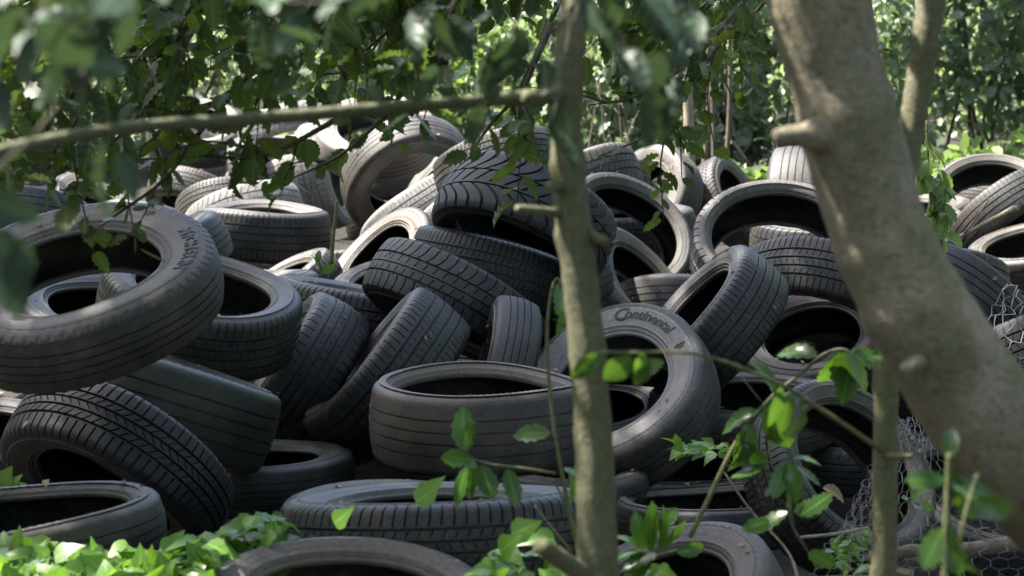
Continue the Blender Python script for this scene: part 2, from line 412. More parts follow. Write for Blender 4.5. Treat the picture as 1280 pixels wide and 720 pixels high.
def tread_grid(kind, R, W):
    P, gd, grooves, ribs = TREADS[kind]
    sc = R / 0.315; gd = gd * sc
    hw, tw = W / 2, 0.745 * W / 2
    def prof(x):
        a = abs(x); s = 1 if x >= 0 else -1
        if a <= 1: return s * a * tw, R * (1 - 0.028 * a * a)
        t = (a - 1) / 0.3
        return s * (tw + (0.965 * hw - tw) * sin(t * pi / 2)), R * (0.972 - 0.090 * (1 - cos(t * pi / 2)))
    rows = []                                   # (x, groove depth, rib, sipe weight)
    bounds = [-E_] + [g for c in grooves for g in (c[0] - c[1], c[0] + c[1])] + [E_]
    e = 0.008
    for i, rb in enumerate(ribs):
        x0, x1 = bounds[2 * i], bounds[2 * i + 1]
        n = 9 if (i == 0 or i == len(ribs) - 1) else 5
        xs = list(np.linspace(x0, x1, n))
        if rb['ext'] and rb['depth']:
            for b in rb['ext']:
                if x0 + .02 < b < x1 - .02: xs += [b - .008, b + .008]
        for x in sorted(set(xs)):
            wgt = 1.0 if rb['ext'] and rb['ext'][0] - 1e-4 <= x <= rb['ext'][1] + 1e-4 else 0.0
            rows.append((x, 0.0, rb, wgt))
        if i < len(ribs) - 1:
            c, h = grooves[i]
            rows.append((c - h + e, gd, rb, 0)); rows.append((c + h - e, gd, ribs[i + 1], 0))
    gw0 = [r['gw'] for r in ribs]
    th, rr, zz = [], [], []
    k = np.arange(P)[:, None]
    for x, dg, rb, wgt in rows:
        g = rb['gw']; ee = min(0.05, g * 0.3)
        pos = np.array([0, ee, g - ee, g, g + (1 - g) * .33, g + (1 - g) * .67])
        dep = np.array([0, 1, 1, 0, 0, 0]) * rb['depth'] * sc * wgt
        xm = (rb['x0'] + rb['x1']) / 2; dx = x - xm
        t = (k + pos[None] + rb['off'] + rb['shear'] * dx + rb['curv'] * dx * dx * 4) * 2 * pi / P
        z, r = prof(x)
        th.append(t.reshape(-1)); rr.append(np.tile(r - dep - dg, P)); zz.append(np.full(P * 6, z))
    return np.array(th), np.array(rr), np.array(zz)

def side_profile(R, W, rim):
    """outer face of one sidewall, from under the tread shoulder to the bead: (r, z) for z > 0"""
    hw = W / 2; H = 1 - rim
    key = [(.882, .965), (.866, .982), (.846, .994), (rim + .60 * H, 1.0), (rim + .45 * H, .978), (rim + .30 * H, .925),
           (rim + .20 * H, .875), (rim + .13 * H, .82), (rim + .07 * H, .785), (rim + .02 * H, .755), (rim, .70), (rim + .004, .63)]
    K = np.array(key)[:, :]
    K = K[np.concatenate([[True], np.diff(K[:, 0]) < 0.02])] if False else K
    fine = smooth_path(K, 46)
    r, z = fine[:, 0] * R, fine[:, 1] * hw
    f = (fine[:, 0] - rim) / (0.882 - rim)
    for c, w, h in ((.90, .022, .0022), (.80, .016, .0018), (.44, .018, -.0014), (.26, .03, .0040), (.155, .018, .0030), (.09, .015, -.002)):
        z = z + h * np.exp(-((f - c) / w) ** 2)
    return r, z

def lathe(r, z, N, flip=False):
    th = np.arange(N) * 2 * pi / N
    return np.repeat(th[None], len(r), 0), np.repeat(np.asarray(r)[:, None], N, 1), np.repeat(np.asarray(z)[:, None], N, 1)

def grid_faces(m, n, flip):
    i = np.arange(m * n).reshape(m, n); b = np.roll(i, -1, 1)
    f = np.stack([i[:-1], b[:-1], b[1:], i[1:]], -1).reshape(-1, 4)
    return f[:, ::-1] if flip else f

def text_verts(s, size, depth, bold=0.0, shear=0.0, spacing=1.0):
    cu = bpy.data.curves.new('lettering', 'FONT'); cu.body = s; cu.size = size; cu.extrude = depth; cu.offset = bold
    cu.shear = shear; cu.space_character = spacing; cu.resolution_u = 4
    o = bpy.data.objects.new('lettering', cu); C.objects.link(o)
    dg = bpy.context.evaluated_depsgraph_get(); dg.update()
    me = o.evaluated_get(dg).to_mesh()
    v = np.array([p.co[:] for p in me.vertices]); f = [list(p.vertices) for p in me.polygons]
    o.evaluated_get(dg).to_mesh_clear()
    bpy.data.objects.remove(o); bpy.data.curves.remove(cu)
    return v, f

def make_tyre(key, spec, scale, tread, label, dust, brown, green, roll=None, text=None, pose=None):
    if pose is not None:
        c = np.array(pose[:3]); n = unit(np.array(pose[3:6])); R, W = pose[6:8]; rim = .63; a = 80
        e1 = unit(np.cross(n, [0.1, 1, 0])); e2 = np.cross(n, e1)
    else:
        u, v, a, ratio, phi, wr, rim = spec
        R = 0.315 * scale; d = FPX * R / a; W = R * wr
        c = at(u, v, d)
        view = unit(c - CAM); rt = unit(CX - view * (CX @ view)); up = np.cross(rt, view)
        thv, ph = math.acos(ratio), radians(phi)
        n = sin(thv) * (cos(ph) * rt + sin(ph) * up) - cos(thv) * view
        e1 = unit(rt - n * (rt @ n)) if abs(rt @ n) < .9 else unit(up - n * (up @ n))
        e2 = np.cross(n, e1)
        c = c - n * W * 0.42
    seed = np.random.default_rng(abs(hash_(key)))
    ov, zw, p1, p2 = seed.uniform(.004, .026), seed.uniform(.002, .009), seed.uniform(0, 6.28), seed.uniform(0, 6.28)
    p0 = seed.uniform(0, 6.28) if roll is None else roll
    def world_pts(th, r, z):
        r = r * (1 + ov * np.cos(2 * th - p1)); z = z + zw * np.cos(2 * th - p2) + zw * .5 * np.cos(3 * th - p1)
        return c + (r * np.cos(th))[..., None] * e1 + (r * np.sin(th))[..., None] * e2 + z[..., None] * n
    t = empty('tyre', c); tag(t, label, 'tyre', 'old tyres dumped in the pile' if pose is None else 'tyres buried in the lower layer')
    col = (dust, brown, green, 1)
    th, rr, zz = tread_grid(tread, R, W)
    o = mesh_obj('tread', world_pts(th + p0, rr, zz).reshape(-1, 3), grid_faces(*th.shape, False), M_TREAD, t, sharp=32); o.color = (dust if dust > .7 else dust * .72, brown, green, 1)  # tread dust cut to put shade into all but the palest tyres
    r, z = side_profile(R, W, rim)
    N = 384 if a > 84 else 128
    dust = min(1, max(0, dust + seed.uniform(-.14, .14))); brown = min(1, max(0, brown + seed.uniform(-.12, .3))); col = (dust, brown, green, 1)
    sides = []
    for sg in (1, -1):
        g = lathe(r, z * sg, N)
        if N > 200:                            # ribbed decoration band and scuffs on the sidewall
            ff_ = ((r / R - rim) / (.882 - rim))[:, None]; band = np.exp(-((ff_ - .66) / .07) ** 4)
            arc = np.clip(4 * np.sin(2 * g[0] + p2) - 1.2, 0, 1)
            saw = np.where(np.arange(N) % 4 < 2, 1.0, 0.0)[None]
            if key not in ('letter', 'bigleft'): g = (g[0], g[1], g[2] + sg * .0011 * band * arc * saw)
            edge = np.exp(-((ff_ - .97) / .05) ** 2); g = (g[0], g[1], g[2] - sg * .0016 * edge * np.where(np.arange(N) % 6 < 2, 1.0, 0.0)[None])
        o = mesh_obj('sidewall', world_pts(*g).reshape(-1, 3), grid_faces(len(r), N, sg < 0), M_SIDE, t, sharp=60); o.color = col
        sides.append(o)
    hw = W / 2; th_ = .030
    lz = np.array([.63, .58, .74, .86, .90, .86, .70, .40, 0.0]); H = 1 - rim
    lr = np.array([rim + .004, rim + .02, rim + .12 * H, rim + .35 * H, rim + .55 * H, .895, .94, .955, .957])
    lr2 = np.concatenate([lr, lr[:-1][::-1]]) * R; lz2 = np.concatenate([lz, -lz[:-1][::-1]]) * hw
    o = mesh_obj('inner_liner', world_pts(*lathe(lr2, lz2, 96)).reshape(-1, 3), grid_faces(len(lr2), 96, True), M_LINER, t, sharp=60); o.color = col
    if text:
        for (s, size, rc, ang, bold, shr, spc, dep) in text:
            if s == 'HORSE':
                out = np.array([(0, .1), (.15, .45), (.05, .8), (.2, 1.05), (.42, .95), (.5, .7), (.75, .75), (.62, .5), (.8, .25), (.6, -.1), (.45, .15), (.3, -.3), (.12, -.35)]) * size
                vv = np.concatenate([np.c_[out, np.full(len(out), -dep)], np.c_[out, np.full(len(out), dep)]]); m_ = len(out)
                ff = [list(range(m_, 2 * m_))] + [[i, (i + 1) % m_, m_ + (i + 1) % m_, m_ + i] for i in range(m_)]
            else:
                vv, ff = text_verts(s, size * R, dep, bold * R, shr, spc)
            if s == 'HORSE': vv[:, :2] *= R
            rad = rc * R + vv[:, 1]; tha = radians(ang) - vv[:, 0] / (rc * R)
            order = np.argsort(r); zs = np.interp(rad, r[order], z[order]) + vv[:, 2] + .0006
            wp = world_pts(tha, rad, zs)
            me = bpy.data.meshes.new('lettering')
            me.from_pydata([tuple(x) for x in (wp - c)], [], ff); me.materials.append(M_LETTER)
            lo = bpy.data.objects.new('lettering', me); C.objects.link(lo); lo.parent = sides[0]; lo.color = (dust * .5, .2, 0, 1)
    return dict(c=c, n=n, R=R, W=W, rim=rim, e1=e1, e2=e2)

def hash_(s):
    h = 17
    for ch in s: h = (h * 31 + ord(ch)) % 1000003
    return h

FILL = [[-0.135, 4.57, 0.169, -0.012, 0.053, 0.999, 0.317, 0.213], [-0.783, 7.562, 0.314, 0.164, -0.001, 0.986, 0.301, 0.168], [-1.568, 8.698, 0.367, -0.021, 0.155, 0.988, 0.312, 0.174], [-1.735, 8.661, 0.686, 0.279, -0.217, 0.935, 0.312, 0.212], [-0.693, 6.832, 0.306, -0.24, -0.01, 0.971, 0.294, 0.176], [0.714, 8.007, 0.489, 0.02, 0.313, 0.95, 0.301, 0.208], [1.011, 9.258, 0.414, 0.182, -0.071, 0.981, 0.3, 0.197], [-1.17, 9.244, 0.398, -0.053, 0.1, 0.994, 0.31, 0.214], [1.343, 8.59, 0.35, 0.091, 0.045, 0.995, 0.318, 0.182], [1.696, 8.226, 0.533, -0.032, -0.067, 0.997, 0.299, 0.181], [0.074, 7.115, 0.694, -0.247, -0.038, 0.968, 0.305, 0.195], [-0.4, 9.037, 0.443, -0.218, 0.186, 0.958, 0.315, 0.212], [-1.385, 7.986, 0.581, -0.058, -0.008, 0.998, 0.289, 0.189], [-0.284, 4.659, 0.346, -0.001, 0.046, 0.999, 0.294, 0.205], [1.361, 8.556, 0.721, 0.046, -0.018, 0.999, 0.292, 0.183], [1.433, 7.71, 0.307, 0.074, 0.056, 0.996, 0.323, 0.181], [-0.074, 8.374, 0.338, -0.015, 0.09, 0.996, 0.303, 0.187], [-1.533, 7.686, 0.342, -0.205, 0.006, 0.979, 0.291, 0.192], [0.275, 6.588, 0.272, -0.028, -0.171, 0.985, 0.29, 0.171], [-1.17, 6.869, 0.738, 0.342, 0.26, 0.903, 0.304, 0.197], [-0.804, 4.351, 0.138, -0.033, -0.019, 0.999, 0.307, 0.18], [-0.321, 6.405, 0.296, 0.031, 0.182, 0.983, 0.287, 0.17], [-0.116, 7.29, 0.302, 0.023, 0.072, 0.997, 0.321, 0.22], [1.799, 9.103, 0.454, 0.021, 0.332, 0.943, 0.304, 0.205], [-1.257, 6.484, 0.313, 0.13, -0.184, 0.974, 0.324, 0.215], [0.176, 9.147, 0.542, 0.008, -0.086, 0.996, 0.293, 0.171], [1.94, 8.403, 0.333, -0.08, -0.013, 0.997, 0.298, 0.181], [0.079, 7.951, 0.533, 0.205, -0.034, 0.978, 0.305, 0.184], [0.804, 4.357, 0.158, -0.075, -0.016, 0.997, 0.32, 0.194], [0.092, 8.739, 0.675, -0.019, -0.169, 0.985, 0.315, 0.176], [1.082, 8.51, 0.556, -0.001, 0.003, 1.0, 0.287, 0.184], [0.865, 7.141, 0.273, -0.02, -0.077, 0.997, 0.292, 0.176], [-1.691, 9.287, 0.611, 0.157, -0.062, 0.986, 0.304, 0.184], [0.58, 9.118, 0.736, -0.107, -0.038, 0.993, 0.304, 0.182], [-0.694, 8.356, 0.337, -0.049, -0.004, 0.999, 0.308, 0.212], [-1.064, 7.487, 0.594, -0.031, 0.011, 0.999, 0.324, 0.212], [0.458, 8.899, 0.343, 0.006, 0.021, 1.0, 0.311, 0.191], [-0.575, 6.999, 0.595, 0.196, 0.076, 0.978, 0.324, 0.205], [1.592, 7.249, 0.712, 0.131, 0.215, 0.968, 0.289, 0.166], [-1.908, 9.233, 0.409, 0.184, -0.018, 0.983, 0.291, 0.199], [-1.392, 7.434, 0.753, -0.393, -0.103, 0.914, 0.308, 0.187], [-1.214, 7.168, 0.284, 0.085, -0.015, 0.996, 0.291, 0.193], [-0.852, 4.976, 0.164, -0.031, 0.029, 0.999, 0.3, 0.174], [1.149, 6.293, 0.208, 0.015, -0.001, 1.0, 0.29, 0.16], [-0.888, 9.992, 0.447, -0.102, 0.132, 0.986, 0.312, 0.211], [-0.466, 11.1, 0.519, 0.193, 0.138, 0.972, 0.308, 0.214], [-2.558, 11.715, 0.63, 0.476, -0.321, 0.818, 0.304, 0.176], [-1.536, 10.391, 0.723, -0.163, 0.439, 0.884, 0.292, 0.198], [2.236, 9.653, 0.516, 0.411, 0.231, 0.882, 0.305, 0.196], [0.401, 12.096, 0.535, 0.099, -0.196, 0.976, 0.312, 0.173], [-2.101, 11.173, 0.56, 0.161, 0.327, 0.931, 0.323, 0.2], [0.56, 10.375, 0.576, -0.363, -0.432, 0.825, 0.313, 0.185], [-0.066, 8.661, 1.054, -0.251, 0.355, 0.9, 0.29, 0.196], [-0.073, 10.031, 0.524, 0.43, -0.098, 0.898, 0.324, 0.18], [0.315, 9.106, 0.955, -0.328, 0.211, 0.921, 0.306, 0.212], [0.195, 10.192, 0.745, -0.077, 0.026, 0.997, 0.302, 0.184], [2.158, 10.219, 0.688, -0.118, -0.109, 0.987, 0.309, 0.197], [0.466, 10.462, 0.919, -0.051, 0.029, 0.998, 0.291, 0.162], [-2.239, 10.215, 0.405, -0.054, 0.017, 0.998, 0.29, 0.179], [0.07, 11.446, 0.533, 0.257, -0.051, 0.965, 0.312, 0.192], [1.994, 12.201, 0.529, 0.121, 0.117, 0.986, 0.298, 0.197], [-0.793, 12.564, 0.534, -0.167, 0.054, 0.984, 0.312, 0.199], [-0.79, 12.599, 0.735, -0.132, 0.099, 0.986, 0.305, 0.19], [3.131, 12.575, 0.595, 0.289, 0.259, 0.922, 0.323, 0.179], [-1.624, 12.143, 0.67, 0.276, 0.348, 0.896, 0.305, 0.189], [-0.306, 10.719, 0.784, -0.359, -0.608, 0.708, 0.313, 0.183]]
SC = {"bigleft": 1.0, "block": 0.964, "lowleft": 1.0, "lowleft2": 1.025, "dark": 1.05, "smalldark": 0.906, "behindleft": 0.964, "notch": 0.906, "lean": 0.952, "stub": 0.917, "flatmid": 1.0, "flatbig": 1.063, "front": 0.884, "frontright": 0.873, "letter": 1.03, "rightlean": 0.873, "upright": 0.852, "bighole": 1.131, "inhole": 0.988, "underhole": 1.0, "vee": 1.0, "undervee": 0.87, "shoulder": 0.988, "smallflat": 0.917, "smallface": 0.9, "white": 1.0, "white2": 0.917, "backstand": 1.08, "backflat": 1.012, "whiteblock": 1.0, "backopen": 1.0, "backinner": 1.063, "herring": 1.0, "chip": 1.0, "leafy": 1.0, "sunlit": 1.0, "band": 1.0, "scrap": 0.952, "under1": 1.0, "under2": 1.0, "leftback": 1.0, "far1": 1.0, "far2": 1.063, "far3": 1.038, "far4": 0.917, "archhole": 1.025, "besidevee": 0.964, "backring": 0.976, "backledge": 1.0, "hatch": 0.906, "end": 1.0, "farright": 1.0, "farlean": 0.964, "rightband": 0.952, "rightflat": 0.976, "wired": 1.0, "stack1": 0.92, "stack2": 0.92, "bigright": 0.86, "gap1": 1.0, "gap2": 0.92, "wire": 0.852, "hidden1": 1.0, "inside": 0.98, "filler": 1.012, "leftedge": 1.0}
# pixel centre of the face, half width, flattening, image direction of the axis, width, rim
# name,u,v,a,ratio,phi,W/R,rim
T={
'bigleft':(100,333,174,0.47,103,0.5,0.58),
'block':(128,622,150,0.34,-120,0.62,0.62),
'lowleft':(15,640,190,.18,97,.45,.76),
'lowleft2':(10,705,185,.18,95,.5,.7),
'dark':(214,458,152,0.03,72,0.7,0.62),
'smalldark':(322,569,122,0.19,90,0.5,0.62),
'behindleft':(255,358,126,.36,80,.68,.66),
'notch':(345,453,110,0.08,148,0.74,0.62),
'lean':(456,447,121,0.07,140,0.76,0.62),
'stub':(598,478,115,0.05,165,0.52,0.62),
'flatmid':(600,482,140,.165,90,.72,.77),
'flatbig':(545,624,197,0.078,92,0.5,0.62),
'front':(437,752,192,.47,90,.6,.68),
'frontright':(815,745,160,0.5,113,0.6,0.62),
'letter':(759,479,132,0.7,120,0.62,0.6),
'rightlean':(865,385,105,0.25,140,0.78,0.6),
'upright':(1015,417,96,0.58,98,0.65,0.62),
'bighole':(975,294,112,.66,85,.65,.76),
'inhole':(1018,397,108,0.3,-100,0.7,0.65),
'underhole':(1045,392,100,0.28,90,0.5,0.65),
'vee':(640,312,117,.35,-115,.75,.68),
'undervee':(600,371,100,0.05,-105,0.75,0.65),
'shoulder':(553,410,116,0.15,-118,0.66,0.65),
'smallflat':(500,346,90,0.29,97,0.6,0.66),
'smallface':(470,316,82,0.38,130,0.52,0.58),
'white':(538,290,80,0.2,-52,0.65,0.62),
'white2':(584,292,76,0.2,-52,0.6,0.62),
'backstand':(515,237,86,.74,-70,.6,.62),
'backflat':(470,157,78,0.52,90,0.55,0.62),
'whiteblock':(425,215,68,.35,10,.6,.62),
'backopen':(365,180,64,0.36,-82,0.58,0.7),
'backinner':(375,222,62,.25,-95,.6,.65),
'herring':(308,236,60,.3,-100,.6,.65),
'chip':(350,255,66,0.3,-60,0.6,0.65),
'leafy':(240,264,64,.3,-110,.6,.65),
'sunlit':(312,293,76,.3,-75,.65,.65),
'band':(330,264,84,.10,88,.74,.65),
'scrap':(338,357,88,0.16,125,0.5,0.65),
'under1':(70,425,110,.3,-100,.65,.65),
'under2':(140,380,120,.35,85,.6,.65),
'leftback':(20,312,96,.3,-95,.65,.65),
'far1':(245,152,62,0.5,90,0.6,0.62),
'far2':(292,160,60,0.4,60,0.6,0.62),
'far3':(216,205,60,0.5,190,0.6,0.62),
'far4':(338,222,62,0.3,20,0.6,0.62),
'archhole':(788,287,92,.70,50,.62,.72),
'besidevee':(806,354,92,0.4,38,0.55,0.62),
'backring':(805,242,68,.7,150,.62,.55),
'backledge':(752,222,62,.3,90,.6,.65),
'hatch':(925,246,62,.35,30,.65,.65),
'end':(1023,262,82,.1,0,.76,.65),
'farright':(1240,236,78,.6,90,.6,.72),
'farlean':(1275,290,80,.3,-50,.65,.65),
'rightband':(1170,402,112,.35,-120,.6,.65),
'rightflat':(1292,302,86,.3,100,.55,.7),
'wired':(1292,503,125,0.3,-70,0.65,0.65),
'stack1':(876,587,112,0.19,93,0.42,0.78),
'stack2':(890,623,127,0.15,92,0.42,0.78),
'bigright':(1072,580,128,0.64,38,0.74,0.7),
'gap1':(930,492,120,0.24,90,0.5,0.7),
'gap2':(690,580,122,0.24,85,0.5,0.65),
'wire':(1222,612,116,0.5,65,0.6,0.7),
'hidden1':(1120,450,110,0.35,100,0.6,0.65),
'inside':(722,566,104,0.5,110,0.55,0.7),
'filler':(742,478,112,.05,-92,.7,.65),
'leftedge':(-30,535,130,.3,90,.6,.65),
}
# key: tread, dust (palest ones with sunlight put in), brown, green, label
L={
'bigleft':('dots',.62,.5,.1,'large pale brown tyre with raised brand lettering topping the left end of the pile'),
'block':('block',.05,.05,0,'tyre with crisp zigzag block tread leaning above the low flat tyre at lower left'),
'lowleft':('worn',.3,.7,.2,'low profile brownish tyre lying flat behind the ivy at lower left'),
'lowleft2':('worn',.3,.6,.3,'tyre squashed underneath the brownish low profile tyre, half hidden by ivy'),
'dark':('worn',0,.4,.9,'shaded greenish black tyre right below the big pale lettered tyre'),  # shadow below the pale tyre put into colour: dust out, green film up
'smalldark':('worn',.2,.3,.5,'dark flat tyre low down between the zigzag tread tyre and the wide flat tyre'),
'behindleft':('rib',.25,.35,.3,'tyre with shiny bead lying face up just right of the big pale lettered tyre'),
'notch':('notch',.2,.3,.1,'leaning tyre with short shoulder slots left of the tyre with four straight grooves'),
'lean':('rib',.15,.2,.15,'steeply leaning ribbed tyre propped against the left of the flat brown stained tyre'),
'stub':('worn',.15,.3,.1,'upright grooved tyre peeking out right behind the flat brown stained tyre'),
'flatmid':('worn',.6,.55,0,'thick flat tyre with brown stained ribbed tread in the middle, left of the slender trunk'),
'flatbig':('sipe',.3,.3,.05,'very wide flat tyre with fine edge slits under the brown stained tyre'),
'front':('worn',.5,.75,0,'nearest tyre, only its brown upper arch showing at the bottom edge'),
'frontright':('worn',.6,.65,.05,'mud brown tyre with rusty bead at the bottom edge right of the slender trunk'),
'letter':('worn',.62,.3,0,'grey tyre tilted to show a large raised name on its upper sidewall'),
'rightlean':('rib',.15,.15,0,'leaning four groove tyre with pale embossed digits around its shoulder'),
'upright':('worn',.4,.25,0,'tyre with pale bead ring below the lettered digits tyre, above the holly twig'),
'bighole':('lateral',.45,.25,0,'wide tyre with a gaping black opening beside the stub of the leaning trunk'),
'inhole':('sipe',.5,.65,0,'brownish grooved tyre lying across the front of the gaping black opening'),
'underhole':('worn',.3,.3,0,'tyre showing only a thin rim line beneath the brownish grooved tyre'),
'vee':('vee',.1,.1,0,'tyre with bold slanting directional tread on top of the middle of the pile'),
'undervee':('sipe',.15,.15,0,'tyre with fine worn ribs directly under the directional tread tyre'),
'shoulder':('lateral',.25,.2,0,'tyre with broad curved shoulder blocks sloping down to the slender trunk'),
'smallflat':('worn',.35,.25,0,'smallish flat tyre with bright bead left of the tyre with broad shoulder blocks'),
'smallface':('sipe',.4,.3,0,'small tyre standing on edge with round opening behind the smallish flat tyre'),
'white':('sipe',0.9,.15,0,'pale sunlit tyre with fine curved grooves, left neighbour of the directional tread tyre'),
'white2':('lateral',0.9,.2,0,'sliver of pale sunlit tyre squeezed between pale grooved tyre and directional tread tyre'),
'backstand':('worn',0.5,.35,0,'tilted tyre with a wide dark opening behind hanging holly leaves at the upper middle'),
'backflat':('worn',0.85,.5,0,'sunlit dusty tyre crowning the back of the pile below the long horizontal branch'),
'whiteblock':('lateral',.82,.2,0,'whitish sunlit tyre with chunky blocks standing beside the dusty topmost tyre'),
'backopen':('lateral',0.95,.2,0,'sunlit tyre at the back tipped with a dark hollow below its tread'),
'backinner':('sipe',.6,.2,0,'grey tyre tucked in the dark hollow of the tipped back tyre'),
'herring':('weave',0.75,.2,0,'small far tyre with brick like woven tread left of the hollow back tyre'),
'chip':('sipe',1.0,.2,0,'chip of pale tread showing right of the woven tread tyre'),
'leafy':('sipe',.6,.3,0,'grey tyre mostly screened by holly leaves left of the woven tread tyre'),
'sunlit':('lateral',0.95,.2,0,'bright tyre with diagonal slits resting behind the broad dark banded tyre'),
'band':('rib',.25,.2,0,'broad tyre seen edge on with five level bands, behind the shiny bead tyre'),
'scrap':('lateral',.3,.15,0,'little wedge of toothed black tread with a shiny edge near a pale seedling'),
'under1':('notch',.2,.3,0,'tyre with curved slots seen through the left of the big lettered tyre opening'),
'under2':('worn',.1,.1,0,'blackish tyre glimpsed through the right of the big lettered tyre opening'),
'leftback':('worn',.5,.4,0,'grey tyre behind leaves at the left edge above the big lettered tyre'),
'far1':('worn',.5,.3,0,'far small tyre with curved rim above the long branch at upper left'),
'far2':('worn',.5,.3,0,'farthest tyre peeping right of the far curved rim tyre at upper left'),
'far3':('worn',.7,.2,0,'far tyre standing on edge among leaves just under the long branch'),
'far4':('worn',.5,.2,0,'grey upright tyre end immediately left of the hollow back tyre'),
'archhole':('worn',.15,.2,0,'glossy dark tyre arching right of the directional tread tyre'),
'besidevee':('worn',.25,.3,.1,'tyre wedged inside the glossy dark arch, right of the directional tread'),
'backring':('worn',.5,.45,0,'tyre with a small bright inner ring in front of the thin bare pole'),
'backledge':('worn',.55,.5,0,'low grey tyre ledge under leaves just right of the slender trunk'),
'hatch':('weave',.7,.25,0,'tyre with fine crosshatched tread right of the thin bare pole'),
'end':('worn',.5,.25,0,'tyre seen end on under the cut stub of the leaning trunk'),
'farright':('worn',.45,.35,0,'tyre with bright inner rim at the right edge below the sunlit shrub'),
'farlean':('rib',.4,.25,0,'grooved tyre leaning over the black hollow at the right edge'),
'rightband':('worn',.2,.25,.1,'dark tyre emerging from behind the leaning trunk on its right side'),
'rightflat':('worn',.3,.35,0,'flat tyre at the right edge beneath the broken pale twig'),
'wired':('sipe',.5,.3,0,'grey tyre at the right edge caught under a scrap of wire'),
'stack1':('worn',.35,.4,0,'upper of two thin stacked tyres to the right of the slender trunk'),
'stack2':('worn',.35,.3,0,'lower of two thin stacked tyres behind the glossy green leaves'),
'bigright':('sipe',.3,.15,0,'big tyre on its side with a deep black opening behind the drooping holly twig'),
'gap1':('worn',.35,.3,0,'tyre with a lit bead in the gap right of the tyre with the large name'),
'gap2':('worn',.3,.4,0,'tyre end showing under the bottom of the tyre with the large name'),
'wire':('worn',.15,.15,0,'dark tyre trapped beneath the crumpled chicken wire'),
'hidden1':('worn',.2,.2,0,'tyre mostly hidden behind the leaning trunk and thin stem'),
'inside':('worn',.35,.3,0,'curved tyre edge seen inside the opening of the tyre with the large name'),
'filler':('worn',.1,.2,0,'black tyre filling the gap seen through the top of the opening below the large name'),
'leftedge':('worn',.3,.4,0,'dark tyre sliver at the left edge beside the zigzag block tread'),
}
TEXTS = {
 'bigleft': [('MICHELIN', .135, .765, 20, .003, 0, 1.12, .0022)],
 'letter': [('C', .185, .725, 84, .003, .2, 1, .0016), ('ontinental', .140, .745, 75.5, .0025, .2, .98, .0016), ('HORSE', .085, .75, 19, 0, 0, 1, .0016)],
 'rightlean': [('00151300', .075, .83, 60, .002, 0, 1.25, .0018)],
}
TY = {}
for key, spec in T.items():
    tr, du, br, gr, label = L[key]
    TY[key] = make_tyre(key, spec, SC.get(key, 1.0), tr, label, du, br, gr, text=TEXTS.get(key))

# the lower layer the visible tyres rest on
KINDS = ['worn', 'rib', 'sipe', 'notch', 'lateral']
NEAR = {'bigleft': 'the big pale lettered tyre', 'block': 'the zigzag tread tyre', 'behindleft': 'the shiny bead tyre', 'notch': 'the leaning slotted tyre', 'lean': 'the steeply leaning ribbed tyre',
        'flatmid': 'the brown stained flat tyre', 'letter': 'the tyre with the large name', 'rightlean': 'the embossed digits tyre', 'bighole': 'the gaping black opening', 'vee': 'the directional tread tyre',
        'shoulder': 'the broad shoulder block tyre', 'smallflat': 'the smallish flat tyre', 'band': 'the five banded tyre', 'archhole': 'the glossy dark arch', 'backring': 'the bright inner ring tyre',
        'bigright': 'the big deep black opening', 'rightband': 'the dark tyre beside the leaning trunk', 'farright': 'the bright rim tyre', 'flatbig': 'the very wide flat tyre', 'upright': 'the pale bead ring tyre',
        'backstand': 'the tilted wide opening tyre', 'end': 'the end on tyre', 'farlean': 'the grooved leaning tyre', 'wired': 'the wire caught tyre', 'leafy': 'the leaf screened tyre', 'white': 'the pale sunlit tyre', 'inhole': 'the brownish grooved tyre'}
def to_px(p):
    q = np.asarray(p) - CAM; d = q @ CF
    return np.array([640 + FPX * (q @ CX) / d, 360 - FPX * (q @ CU) / d])
REF = {k: to_px(TY[k]['c']) for k in NEAR}
used_labels = set()
def lower_label(p, low=True):
    q = to_px(p); lead = 'dark tyre buried low in the pile, ' if low else 'pale grey tyre packed at the back, '
    for k in sorted(REF, key=lambda k: np.linalg.norm(REF[k] - q)):
        dx, dy = q - REF[k]
        side = 'right of' if dx > 45 else 'left of' if dx < -45 else 'underneath' if dy > 0 else 'behind'
        l = lead + side + ' ' + NEAR[k]
        if l not in used_labels:
            used_labels.add(l); assert len(l.split()) <= 16, l; return l
for k, pz in enumerate(FILL):
    TY['lower%d' % k] = make_tyre('lower%d' % k, None, 1, KINDS[k % 5], lower_label(pz[:3], k < 44), (.12 if k < 44 else .42) + .06 * (k % 4), .3, .1 * (k % 3), pose=pz)  # back ones get more dust, standing in for sunlight

